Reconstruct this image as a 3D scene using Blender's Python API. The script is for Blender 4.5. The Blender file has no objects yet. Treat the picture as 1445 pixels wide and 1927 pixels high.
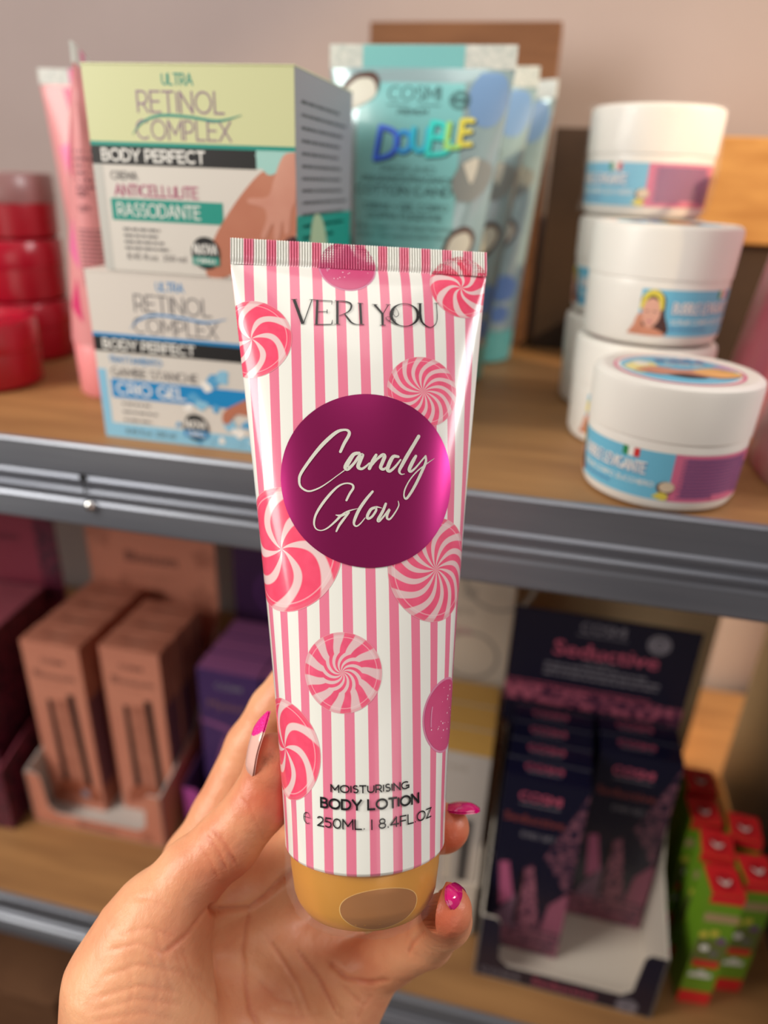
import bpy, bmesh, math, random
import numpy as np
from math import pi, sin, cos, sqrt, radians, atan2, hypot
from mathutils import Vector, Matrix
from mathutils.geometry import tessellate_polygon
random.seed(5); np.random.seed(5)
scene = bpy.context.scene
COL = scene.collection
ZB = 1.12            # camera height above the floor; shelf coordinates below are relative to it
HAND = {'palm': [[[-0.08973, 0.13987, -0.21622, 0.0105], [-0.07632, 0.15191, -0.2157, 0.009]], [[-0.08569, 0.14985, -0.22542, 0.011], [-0.06014, 0.16487, -0.22273, 0.01]], [[-0.0937, 0.15555, -0.22179, 0.01], [-0.0612, 0.16826, -0.21634, 0.0095]], [[-0.08118, 0.10039, -0.30284, 0.024], [-0.09118, 0.10853, -0.24353, 0.022]], [[-0.09118, 0.10853, -0.24353, 0.022], [-0.09351, 0.11619, -0.22171, 0.0195]], [[-0.09351, 0.11619, -0.22171, 0.0195], [-0.09177, 0.12522, -0.20824, 0.014]], [[-0.06702, 0.10869, -0.31523, 0.022], [-0.09365, 0.1536, -0.233, 0.012]], [[-0.06095, 0.1121, -0.32017, 0.02], [-0.07525, 0.15957, -0.25213, 0.012]], [[-0.05197, 0.11412, -0.31984, 0.02], [-0.05611, 0.16047, -0.25856, 0.012]], [[-0.04406, 0.11385, -0.31437, 0.018], [-0.0373, 0.1511, -0.25803, 0.0115]], [[-0.09365, 0.1536, -0.233, 0.012], [-0.03784, 0.15307, -0.25839, 0.0115]], [[-0.0789, 0.12991, -0.26076, 0.019], [-0.05013, 0.1333, -0.27562, 0.017]], [[-0.06647, 0.10779, -0.31263, 0.024], [-0.05489, 0.052, -0.43483, 0.027]], [[-0.06095, 0.1121, -0.32017, 0.022], [-0.05108, 0.05714, -0.46354, 0.026]]], 'thumb': [[-0.09172, 0.12284, -0.20853, 0.0145], [-0.09019, 0.12719, -0.20479, 0.0122], [-0.08423, 0.13605, -0.19588, 0.0104], [-0.07527, 0.14378, -0.18827, 0.0099], [-0.06686, 0.15201, -0.177, 0.0093], [-0.06534, 0.15718, -0.16681, 0.0076], [-0.0651, 0.15868, -0.16377, 0.0066]], 'index': [[-0.09424, 0.15289, -0.2295, 0.0115], [-0.09549, 0.15957, -0.21968, 0.0106], [-0.09066, 0.16843, -0.20789, 0.0096], [-0.08323, 0.18317, -0.18726, 0.0093], [-0.07692, 0.18962, -0.1741, 0.0086], [-0.06766, 0.19668, -0.15857, 0.0082], [-0.05547, 0.20055, -0.14629, 0.007]], 'middle': [[-0.07525, 0.15957, -0.25213, 0.012], [-0.04931, 0.18155, -0.21725, 0.0095], [-0.03263, 0.19241, -0.19224, 0.0085], [-0.02338, 0.1923, -0.1823, 0.0073]], 'ring': [[-0.05611, 0.16047, -0.25856, 0.012], [-0.03588, 0.17777, -0.23103, 0.0093], [-0.02116, 0.17784, -0.20889, 0.0082], [-0.01074, 0.16905, -0.19165, 0.0072], [-0.00924, 0.16652, -0.18815, 0.0068]], 'pinky': [[-0.03784, 0.15307, -0.25839, 0.0115], [-0.02363, 0.15575, -0.24237, 0.009], [-0.0111, 0.1531, -0.225, 0.0078], [-0.00601, 0.14555, -0.20283, 0.0076], [-0.0056, 0.13936, -0.18998, 0.0072]]}
CREASES = [[[[-0.05942, 0.15669, -0.21239], [-0.06048, 0.15537, -0.21326], [-0.06151, 0.154, -0.21402], [-0.06252, 0.15259, -0.21473], [-0.06352, 0.1512, -0.21544], [-0.06449, 0.14977, -0.21608], [-0.06547, 0.14837, -0.21675], [-0.06611, 0.14761, -0.21691], [-0.06675, 0.14686, -0.21709], [-0.0674, 0.14614, -0.21731], [-0.06807, 0.14545, -0.21758], [-0.06875, 0.14481, -0.2179], [-0.06947, 0.14425, -0.21835], [-0.07059, 0.14331, -0.21764], [-0.0717, 0.14238, -0.21693], [-0.0728, 0.14146, -0.21623], [-0.07391, 0.14057, -0.21558], [-0.07499, 0.13965, -0.21487], [-0.07603, 0.13867, -0.21407], [-0.07659, 0.13817, -0.21311], [-0.07702, 0.13743, -0.2118], [-0.0769, 0.13575, -0.20904], [-0.07501, 0.13102, -0.20157], [-0.07509, 0.12978, -0.1995]], 0.002, 0.0016], [[[-0.07542, 0.129, -0.19813], [-0.07601, 0.12763, -0.19865], [-0.07652, 0.12617, -0.19902], [-0.077, 0.12467, -0.19928], [-0.07743, 0.12311, -0.19943], [-0.07789, 0.12164, -0.19968], [-0.07834, 0.12017, -0.19991], [-0.07906, 0.11887, -0.19987], [-0.07976, 0.11756, -0.1998], [-0.08047, 0.11629, -0.19977], [-0.08117, 0.11503, -0.19973], [-0.0819, 0.11384, -0.1998]], 0.0013, 0.00035], [[[-0.06947, 0.14425, -0.21835], [-0.07003, 0.1441, -0.22174], [-0.07079, 0.14434, -0.2258], [-0.07137, 0.14419, -0.2293], [-0.0717, 0.14352, -0.232], [-0.0719, 0.14259, -0.2343], [-0.07207, 0.1416, -0.2365], [-0.07118, 0.14028, -0.2393], [-0.07012, 0.13862, -0.2415], [-0.0689, 0.13666, -0.24314], [-0.06761, 0.13454, -0.24443], [-0.06627, 0.13231, -0.24545], [-0.06495, 0.13012, -0.24645], [-0.06304, 0.12904, -0.24786], [-0.06117, 0.12803, -0.24937], [-0.0593, 0.12699, -0.25082], [-0.05746, 0.12602, -0.25236], [-0.05564, 0.12507, -0.25396]], 0.0014, 0.0005], [[[-0.05455, 0.14785, -0.23927], [-0.05309, 0.14725, -0.24019], [-0.05166, 0.1467, -0.24118], [-0.05022, 0.14614, -0.24215], [-0.04879, 0.14558, -0.2431], [-0.04735, 0.14499, -0.24401], [-0.04592, 0.14441, -0.24494], [-0.04426, 0.14309, -0.24634], [-0.04261, 0.14176, -0.24771], [-0.04099, 0.14051, -0.24918], [-0.03941, 0.13937, -0.25084], [-0.03786, 0.13832, -0.25263]], 0.0013, 0.00055], [[[-0.06553, 0.14697, -0.23363], [-0.06342, 0.14622, -0.23595], [-0.06124, 0.14533, -0.23802], [-0.05907, 0.14446, -0.24012], [-0.05692, 0.14362, -0.24226], [-0.05479, 0.14281, -0.24446], [-0.05267, 0.14203, -0.24669], [-0.05146, 0.14117, -0.24852], [-0.05023, 0.14024, -0.25024], [-0.04898, 0.13926, -0.25184], [-0.04769, 0.13815, -0.2532], [-0.04637, 0.13693, -0.25434]], 0.0012, 0.00035], [[[-0.02255, 0.14611, -0.23988], [-0.02343, 0.1461, -0.24044], [-0.02431, 0.1461, -0.24102], [-0.02519, 0.14604, -0.24151], [-0.02607, 0.14601, -0.24204], [-0.02695, 0.14595, -0.24254], [-0.02783, 0.14583, -0.24291], [-0.02935, 0.14585, -0.24308], [-0.03087, 0.14582, -0.24316], [-0.0324, 0.14583, -0.2433], [-0.03393, 0.1458, -0.24338], [-0.03547, 0.14582, -0.24354], [-0.03702, 0.14584, -0.24369], [-0.03845, 0.14651, -0.24341], [-0.0399, 0.14723, -0.24318], [-0.04136, 0.14795, -0.24295], [-0.04282, 0.14864, -0.24267], [-0.04427, 0.14928, -0.24229]], 0.0013, 0.0006], [[[-0.07762, 0.13961, -0.17853], [-0.07662, 0.13898, -0.17864], [-0.07567, 0.13843, -0.17886], [-0.07476, 0.13795, -0.17916], [-0.07387, 0.1375, -0.17949], [-0.07304, 0.13715, -0.17996], [-0.07223, 0.13686, -0.1805], [-0.07132, 0.13637, -0.18152], [-0.07049, 0.13604, -0.18274], [-0.06969, 0.13578, -0.18408], [-0.06897, 0.13566, -0.1856], [-0.06835, 0.13578, -0.18745]], 0.0012, 0.00035], [[[-0.07982, 0.13854, -0.18019], [-0.07875, 0.1378, -0.18016], [-0.07777, 0.13721, -0.18031], [-0.07683, 0.13669, -0.18056], [-0.07593, 0.13624, -0.18088], [-0.07505, 0.13581, -0.18124], [-0.07423, 0.13548, -0.18172], [-0.07342, 0.13492, -0.18269], [-0.07268, 0.13451, -0.18384], [-0.07199, 0.13416, -0.18509], [-0.07136, 0.13393, -0.18651], [-0.07083, 0.13392, -0.18822]], 0.001, 0.0003], [[[-0.09752, 0.11014, -0.19933], [-0.09593, 0.11042, -0.19856], [-0.09442, 0.11078, -0.19796], [-0.09295, 0.11119, -0.19744], [-0.09151, 0.11162, -0.19698], [-0.09016, 0.11217, -0.19671], [-0.0889, 0.11284, -0.19664], [-0.08712, 0.11297, -0.19714], [-0.08541, 0.11318, -0.19779], [-0.08376, 0.11348, -0.19859], [-0.08217, 0.11388, -0.19955], [-0.08063, 0.11436, -0.20069]], 0.0011, 0.00022], [[[-0.09659, 0.1052, -0.20309], [-0.09492, 0.10575, -0.20233], [-0.0933, 0.10635, -0.20167], [-0.09173, 0.10701, -0.20111], [-0.09018, 0.10769, -0.20059], [-0.0887, 0.10846, -0.20025], [-0.08726, 0.10929, -0.19999], [-0.08539, 0.10971, -0.2005], [-0.0836, 0.11022, -0.20119], [-0.08187, 0.11083, -0.20206], [-0.08023, 0.1116, -0.20319], [-0.07864, 0.11245, -0.20449], [-0.07712, 0.11345, -0.20605], [-0.07603, 0.11424, -0.20767], [-0.075, 0.11516, -0.20951], [-0.07405, 0.11625, -0.21165], [-0.07322, 0.11756, -0.21422], [-0.07259, 0.11926, -0.2175]], 0.0011, 0.00022], [[[-0.09704, 0.10131, -0.20645], [-0.09503, 0.10193, -0.20567], [-0.09308, 0.10262, -0.20502], [-0.09116, 0.10334, -0.20444], [-0.08933, 0.10417, -0.20407], [-0.08755, 0.10506, -0.20381], [-0.08582, 0.10603, -0.20369], [-0.0836, 0.10669, -0.20445], [-0.08147, 0.10748, -0.20547], [-0.07947, 0.10847, -0.20686], [-0.07753, 0.1096, -0.2085], [-0.07572, 0.11097, -0.21061]], 0.0011, 0.00022], [[[-0.07879, 0.11759, -0.20106], [-0.07796, 0.11703, -0.20267], [-0.07719, 0.11655, -0.20445], [-0.07635, 0.11598, -0.20606], [-0.07557, 0.11549, -0.20782], [-0.07487, 0.11514, -0.20983], [-0.07417, 0.11477, -0.21183], [-0.07299, 0.11549, -0.21519], [-0.07199, 0.11654, -0.21921], [-0.07113, 0.1179, -0.22386], [-0.07092, 0.12043, -0.23082], [-0.07092, 0.12348, -0.23889]], 0.001, 0.00022], [[[-0.08648, 0.1177, -0.19466], [-0.08543, 0.11658, -0.19578], [-0.08442, 0.1155, -0.19695], [-0.08345, 0.11448, -0.19821], [-0.0825, 0.1135, -0.1995], [-0.08159, 0.11255, -0.20085], [-0.08078, 0.11175, -0.20245], [-0.07997, 0.11095, -0.20405], [-0.07918, 0.11018, -0.2057], [-0.07841, 0.10943, -0.20738], [-0.07765, 0.10869, -0.20908], [-0.07689, 0.10795, -0.2108]], 0.001, 0.0002], [[[-0.01153, 0.13863, -0.20041], [-0.01219, 0.13989, -0.20336], [-0.01291, 0.14173, -0.20717], [-0.01359, 0.14301, -0.21021], [-0.01425, 0.14394, -0.21276], [-0.01493, 0.1449, -0.21536], [-0.01562, 0.14586, -0.21799], [-0.01588, 0.1462, -0.21967], [-0.01612, 0.14635, -0.22106], [-0.01636, 0.14644, -0.22237], [-0.01659, 0.14647, -0.2236], [-0.01681, 0.14645, -0.22476]], 0.0012, 0.0005], [[[-0.03845, 0.14441, -0.24485], [-0.0367, 0.14369, -0.24539], [-0.03498, 0.14305, -0.24606], [-0.03329, 0.14251, -0.2469], [-0.03164, 0.1421, -0.24793], [-0.03003, 0.1419, -0.24935]], 0.0011, 0.0003], [[[-0.09748, 0.09898, -0.20868], [-0.09518, 0.09959, -0.20777], [-0.09296, 0.10027, -0.207], [-0.09086, 0.10109, -0.20652], [-0.08884, 0.102, -0.20621], [-0.08687, 0.10298, -0.20604], [-0.08496, 0.10405, -0.20604], [-0.08237, 0.10494, -0.20704], [-0.07993, 0.10604, -0.20847], [-0.07759, 0.10734, -0.21027], [-0.07541, 0.10894, -0.21263], [-0.07342, 0.11093, -0.21575]], 0.0009, 0.00018], [[[-0.09759, 0.09741, -0.21083], [-0.09471, 0.09783, -0.20953], [-0.09211, 0.09851, -0.2088], [-0.08966, 0.09936, -0.20843], [-0.08731, 0.10033, -0.2083], [-0.08505, 0.10141, -0.20841], [-0.08286, 0.10262, -0.20875], [-0.08114, 0.10315, -0.20972], [-0.0795, 0.10379, -0.21092], [-0.07789, 0.10451, -0.21228], [-0.07635, 0.10533, -0.21386], [-0.07489, 0.10632, -0.21576]], 0.0009, 0.00018], [[[-0.09655, 0.11323, -0.19652], [-0.09492, 0.11364, -0.19594], [-0.09337, 0.11414, -0.19553], [-0.09189, 0.11472, -0.19525], [-0.09043, 0.11534, -0.19504], [-0.089, 0.11601, -0.1949], [-0.08762, 0.11674, -0.19486], [-0.0861, 0.11689, -0.19531], [-0.08464, 0.11712, -0.19588], [-0.08322, 0.11742, -0.19657], [-0.08185, 0.11779, -0.19738], [-0.08056, 0.11829, -0.19841]], 0.0009, 0.00018], [[[-0.09262, 0.1105, -0.19804], [-0.09167, 0.10967, -0.19877], [-0.09072, 0.10885, -0.19947], [-0.08984, 0.10809, -0.2003], [-0.08897, 0.10736, -0.20117], [-0.08814, 0.10666, -0.20209], [-0.08732, 0.10598, -0.20304], [-0.08712, 0.10497, -0.20408], [-0.08693, 0.10396, -0.20511], [-0.08673, 0.10295, -0.20613], [-0.08653, 0.10195, -0.20714], [-0.08633, 0.10095, -0.20815]], 0.0009, 0.00015], [[[-0.08599, 0.11331, -0.19743], [-0.08504, 0.1124, -0.19843], [-0.08417, 0.11157, -0.19958], [-0.08335, 0.11082, -0.20084], [-0.08254, 0.11008, -0.20213], [-0.08176, 0.10937, -0.20347], [-0.08102, 0.10872, -0.20491], [-0.08085, 0.10771, -0.206], [-0.08069, 0.10671, -0.20708], [-0.08049, 0.10567, -0.20808], [-0.08032, 0.10467, -0.20914], [-0.08016, 0.10367, -0.2102]], 0.0009, 0.00015], [[[-0.07955, 0.11586, -0.20113], [-0.07884, 0.11531, -0.20241], [-0.07813, 0.11476, -0.20369], [-0.07742, 0.11422, -0.20497], [-0.0768, 0.11381, -0.20649], [-0.07617, 0.11339, -0.20799], [-0.07555, 0.11298, -0.20952], [-0.07449, 0.11319, -0.21188], [-0.07346, 0.11346, -0.21436], [-0.07251, 0.11389, -0.21717], [-0.07163, 0.11444, -0.22025], [-0.07075, 0.11504, -0.22344]], 0.0009, 0.00018], [[[-0.07656, 0.13169, -0.21574], [-0.07719, 0.13294, -0.22077], [-0.07986, 0.1377, -0.23179], [-0.0795, 0.13726, -0.23419], [-0.0789, 0.13638, -0.23585], [-0.07812, 0.13521, -0.237], [-0.07724, 0.13386, -0.23781], [-0.07586, 0.13274, -0.23876], [-0.07445, 0.13156, -0.23955], [-0.07303, 0.13036, -0.24031], [-0.07165, 0.12921, -0.24113], [-0.07032, 0.12816, -0.2421]], 0.0009, 0.0002], [[[-0.09561, 0.12235, -0.19259], [-0.09445, 0.12238, -0.19224], [-0.0933, 0.12242, -0.19191], [-0.09221, 0.12254, -0.19171], [-0.09115, 0.12269, -0.19156], [-0.09012, 0.12288, -0.19145], [-0.0891, 0.12309, -0.19139], [-0.08779, 0.12271, -0.1916], [-0.08656, 0.12244, -0.19197], [-0.08538, 0.12222, -0.19243], [-0.08423, 0.12207, -0.19298], [-0.08313, 0.12197, -0.19362]], 0.0009, 0.00018], [[[-0.07139, 0.14601, -0.17043], [-0.0706, 0.14549, -0.1704], [-0.06986, 0.14508, -0.1705], [-0.06915, 0.14472, -0.17065], [-0.06846, 0.14439, -0.17085], [-0.06777, 0.14407, -0.17104], [-0.06712, 0.14382, -0.17133], [-0.06599, 0.14298, -0.17266], [-0.065, 0.14244, -0.17435], [-0.0641, 0.14209, -0.17628], [-0.06335, 0.14209, -0.17865], [-0.0628, 0.14256, -0.18166]], 0.0009, 0.00018], [[[-0.08143, 0.13617, -0.18244], [-0.08039, 0.1355, -0.18247], [-0.07943, 0.13496, -0.18268], [-0.07852, 0.13449, -0.18297], [-0.07764, 0.13408, -0.18334], [-0.07681, 0.13373, -0.1838], [-0.076, 0.13344, -0.18433], [-0.0753, 0.13301, -0.18528], [-0.07465, 0.13265, -0.18635], [-0.07405, 0.13239, -0.18754], [-0.07353, 0.13228, -0.18895], [-0.07306, 0.13226, -0.1905]], 0.0009, 0.0002], [[[-0.05617, 0.14123, -0.24681], [-0.05543, 0.14087, -0.24784], [-0.05467, 0.14044, -0.24878], [-0.0539, 0.13998, -0.24966], [-0.05312, 0.1395, -0.25048], [-0.05232, 0.13899, -0.25126], [-0.05152, 0.13845, -0.25198], [-0.05102, 0.13785, -0.25257], [-0.0505, 0.13724, -0.25313], [-0.04999, 0.13661, -0.25365], [-0.04945, 0.13593, -0.25408], [-0.04893, 0.13529, -0.25455]], 0.0009, 0.00025], [[[-0.04138, 0.14178, -0.24754], [-0.04063, 0.14136, -0.24798], [-0.03989, 0.14095, -0.24844], [-0.03916, 0.14055, -0.24894], [-0.03843, 0.14018, -0.24947], [-0.03771, 0.13984, -0.25005], [-0.037, 0.13951, -0.25066], [-0.0369, 0.13917, -0.25125], [-0.0368, 0.13884, -0.25185], [-0.0367, 0.1385, -0.25246], [-0.03659, 0.13817, -0.25307], [-0.03649, 0.13784, -0.25367]], 0.0009, 0.00025], [[[-0.06057, 0.13277, -0.24911], [-0.05895, 0.1333, -0.25005], [-0.05731, 0.1338, -0.25093], [-0.05565, 0.13428, -0.25177], [-0.05396, 0.13472, -0.25254], [-0.05226, 0.13512, -0.25324], [-0.05054, 0.13548, -0.25386], [-0.04895, 0.13628, -0.25407], [-0.04732, 0.13698, -0.2541], [-0.04565, 0.13757, -0.2539], [-0.04393, 0.138, -0.25343], [-0.04218, 0.13835, -0.25279]], 0.0009, 0.0002], [[[-0.0274, 0.14447, -0.24627], [-0.02786, 0.14396, -0.24706], [-0.02832, 0.14343, -0.24782], [-0.02877, 0.14285, -0.24848], [-0.02922, 0.1423, -0.24921], [-0.02967, 0.14175, -0.24993], [-0.03013, 0.14121, -0.25066], [-0.03032, 0.14083, -0.25131], [-0.03051, 0.14047, -0.25199], [-0.03071, 0.14009, -0.25264], [-0.0309, 0.13971, -0.2533], [-0.03109, 0.13934, -0.25396]], 0.0009, 0.00025], [[[-0.0665, 0.13876, -0.24409], [-0.06517, 0.1385, -0.24506], [-0.06385, 0.13826, -0.24606], [-0.06253, 0.138, -0.24702], [-0.0612, 0.13772, -0.24795], [-0.05984, 0.13738, -0.24878], [-0.05849, 0.13707, -0.24964], [-0.05736, 0.13735, -0.25013], [-0.05621, 0.13762, -0.25058], [-0.05506, 0.13786, -0.25099], [-0.05389, 0.13808, -0.25137], [-0.05271, 0.13828, -0.25169]], 0.001, 0.0003]]
NAILS = [[[-0.07039, 0.15178, -0.16768], [-0.06769, 0.16125, -0.14897], [-0.9071, -0.3306, 0.2606], 0.0115, "french"], [[-0.01139, 0.17349, -0.18915], [-0.00154, 0.16548, -0.17713], [0.013, 0.3374, 0.9413], 0.0095, "pink"], [[-0.00221, 0.14734, -0.19246], [-0.00519, 0.13601, -0.18111], [0.881, 0.2999, 0.366], 0.0072, "pink"]]
TIPS = [[-0.05893, 0.14902, -0.17018], [-0.00912, 0.16434, -0.18569], [-0.00546, 0.13596, -0.18535], [-0.07192, 0.13563, -0.19263], [-0.05912, 0.19972, -0.14643]]
SMUDGE = [[-0.06331, 0.15338, -0.15946], [-0.06493, 0.15223, -0.16026]]
TB = [-0.032623, 0.148898, -0.179501]
TX = [0.934893, 0.353758, -0.028826]
TY = [-0.3261, 0.824052, -0.463247]
TA = [-0.140123, 0.442486, 0.88576]
TL = 0.181362
TR = 0.023851
TW = 0.040168
TP = 1.223608
CAM = [[0.974995, 0.219232, 0.036372], [-0.124931, 0.405366, 0.905578], [-0.183788, 0.887477, -0.422618]]

# ------------------------------------------------------------------ camera, light, exposure
cam_data = bpy.data.cameras.new('camera'); cam = bpy.data.objects.new('camera', cam_data); COL.objects.link(cam)
r_, u_, f_ = [Vector(v) for v in CAM]
M4 = Matrix((( r_[0], u_[0], -f_[0], 0), (r_[1], u_[1], -f_[1], 0), (r_[2], u_[2], -f_[2], ZB), (0, 0, 0, 1)))
cam.matrix_world = M4
cam_data.sensor_fit = 'HORIZONTAL'; cam_data.sensor_width = 36.0; cam_data.lens = 36.0*1336/1445
cam_data.clip_start = 0.01; cam_data.clip_end = 30
cam_data.dof.use_dof = True; cam_data.dof.focus_distance = 0.202; cam_data.dof.aperture_fstop = 7.0
scene.camera = cam
scene.view_settings.view_transform = 'Standard'; scene.view_settings.look = 'None'
scene.view_settings.gamma = 1.0; scene.view_settings.exposure = 0.0
scene.view_settings.use_curve_mapping = False

def lin(c):
    out = []
    for v in c:
        v /= 255.0
        out.append(v/12.92 if v <= .04045 else ((v+.055)/1.055)**2.4)
    return out
world = bpy.data.worlds.new('shop_light'); scene.world = world; world.use_nodes = True
bg = world.node_tree.nodes['Background']; bg.inputs[0].default_value = (*lin((232, 216, 204)), 1); bg.inputs[1].default_value = 0.25

def aim(o, tgt):
    d = Vector(tgt)-o.location; o.rotation_euler = d.to_track_quat('-Z', 'Y').to_euler()
def area(name, loc, tgt, size, power, color, sy=None):
    l = bpy.data.lights.new(name, 'AREA'); l.energy = power; l.color = color; l.size = size
    if sy: l.shape = 'RECTANGLE'; l.size_y = sy
    o = bpy.data.objects.new(name, l); COL.objects.link(o); o.location = (loc[0], loc[1], loc[2]+ZB)
    aim(o, (tgt[0], tgt[1], tgt[2]+ZB)); return o
area('shop_window_light', (-0.72, -0.16, 0.34), (-0.02, .2, -.08), .35, 9.6, (1, .955, .87), .8)
area('ceiling_light', (.10, .0, 1.15), (0.05, .3, -.1), .6, 3.0, (1, .94, .86))
area('right_window_light', (1.15, .42, .55), (.25, .68, .12), .4, 8.0, (1, .96, .95))
area('right_fill_light', (.65, -.55, -.05), (.12, .36, -.40), .5, 1.3, (1, .93, .84))  # added low fill that brightens the lower right, no lamp of the shop
sp = bpy.data.lights.new('sun_patch', 'SPOT'); sp.energy = 105; sp.color = (1, .74, .42); sp.spot_size = radians(22); sp.spot_blend = .4; sp.shadow_soft_size = .02
so = bpy.data.objects.new('sun_patch', sp); COL.objects.link(so); so.location = (1.35, -.25, ZB+.75); aim(so, (.19, .60, ZB+.0))
s2 = bpy.data.lights.new('low_sun', 'SPOT'); s2.energy = 110; s2.color = (1, .80, .55); s2.spot_size = radians(24); s2.spot_blend = .6; s2.shadow_soft_size = .04
s3 = bpy.data.objects.new('low_sun', s2); COL.objects.link(s3); s3.location = (1.25, .42, ZB-.12); aim(s3, (.16, .60, ZB-.40))

# ------------------------------------------------------------------ materials
MATS = {}
def nt(m): return m.node_tree.nodes, m.node_tree.links
def mat(name, c, rough=.5, metal=0., spec=.5, coat=0., alpha=1., trans=0., sss=0., bump=None):
    if name in MATS: return MATS[name]
    m = bpy.data.materials.new(name); m.use_nodes = True
    n, l = nt(m); b = n['Principled BSDF']
    b.inputs['Base Color'].default_value = (*lin(c), 1)
    b.inputs['Roughness'].default_value = rough; b.inputs['Metallic'].default_value = metal
    b.inputs['Specular IOR Level'].default_value = spec
    b.inputs['Coat Weight'].default_value = coat; b.inputs['Coat Roughness'].default_value = .08
    b.inputs['Alpha'].default_value = alpha
    b.inputs['Transmission Weight'].default_value = trans
    if bump:
        t = n.new('ShaderNodeTexCoord'); no = n.new('ShaderNodeTexNoise'); no.inputs['Scale'].default_value = bump[0]; no.inputs['Detail'].default_value = 4
        bp = n.new('ShaderNodeBump'); bp.inputs['Strength'].default_value = bump[1]; bp.inputs['Distance'].default_value = bump[2]
        l.new(t.outputs['Object'], no.inputs['Vector']); l.new(no.outputs['Fac'], bp.inputs['Height']); l.new(bp.outputs[0], b.inputs['Normal'])
    MATS[name] = m
    return m
def noise_mat(name, c1, c2, scale, rough=.6, stretch=(1, 1, 1), lo=.35, hi=.65, bump=0., detail=6, metal=0., kind='noise'):
    if name in MATS: return MATS[name]
    m = mat(name, c1, rough, metal); n, l = nt(m); b = n['Principled BSDF']
    t = n.new('ShaderNodeTexCoord'); mp = n.new('ShaderNodeMapping'); mp.inputs['Scale'].default_value = stretch
    l.new(t.outputs['Object'], mp.inputs['Vector'])
    if kind == 'noise':
        no = n.new('ShaderNodeTexNoise'); no.inputs['Detail'].default_value = detail; out = no.outputs['Fac']
    else:
        no = n.new('ShaderNodeTexVoronoi'); out = no.outputs['Distance']
    no.inputs['Scale'].default_value = scale
    l.new(mp.outputs[0], no.inputs['Vector'])
    r = n.new('ShaderNodeValToRGB'); r.color_ramp.elements[0].position = lo; r.color_ramp.elements[1].position = hi
    r.color_ramp.elements[0].color = (*lin(c1), 1); r.color_ramp.elements[1].color = (*lin(c2), 1)
    l.new(out, r.inputs[0]); l.new(r.outputs[0], b.inputs['Base Color'])
    if bump:
        bp = n.new('ShaderNodeBump'); bp.inputs['Strength'].default_value = bump; bp.inputs['Distance'].default_value = .0005
        l.new(out, bp.inputs['Height']); l.new(bp.outputs[0], b.inputs['Normal'])
    return m
def stripe_mat():
    m = mat('striped_tube_plastic', (240, 240, 236), .2, coat=.3); n, l = nt(m); b = n['Principled BSDF']
    uv = n.new('ShaderNodeUVMap'); s = n.new('ShaderNodeSeparateXYZ'); l.new(uv.outputs[0], s.inputs[0])
    a = n.new('ShaderNodeMath'); a.operation = 'MULTIPLY_ADD'; a.inputs[1].default_value = 1/.065; a.inputs[2].default_value = .046+.215+20
    l.new(s.outputs[0], a.inputs[0])
    f = n.new('ShaderNodeMath'); f.operation = 'FRACT'; l.new(a.outputs[0], f.inputs[0])
    g = n.new('ShaderNodeMath'); g.operation = 'LESS_THAN'; g.inputs[1].default_value = .43; l.new(f.outputs[0], g.inputs[0])
    mx = n.new('ShaderNodeMix'); mx.data_type = 'RGBA'; l.new(g.outputs[0], mx.inputs[0])
    mx.inputs[6].default_value = (*lin((241, 242, 236)), 1); mx.inputs[7].default_value = (*lin((236, 128, 158)), 1)
    l.new(mx.outputs[2], b.inputs['Base Color'])
    return m
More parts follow.
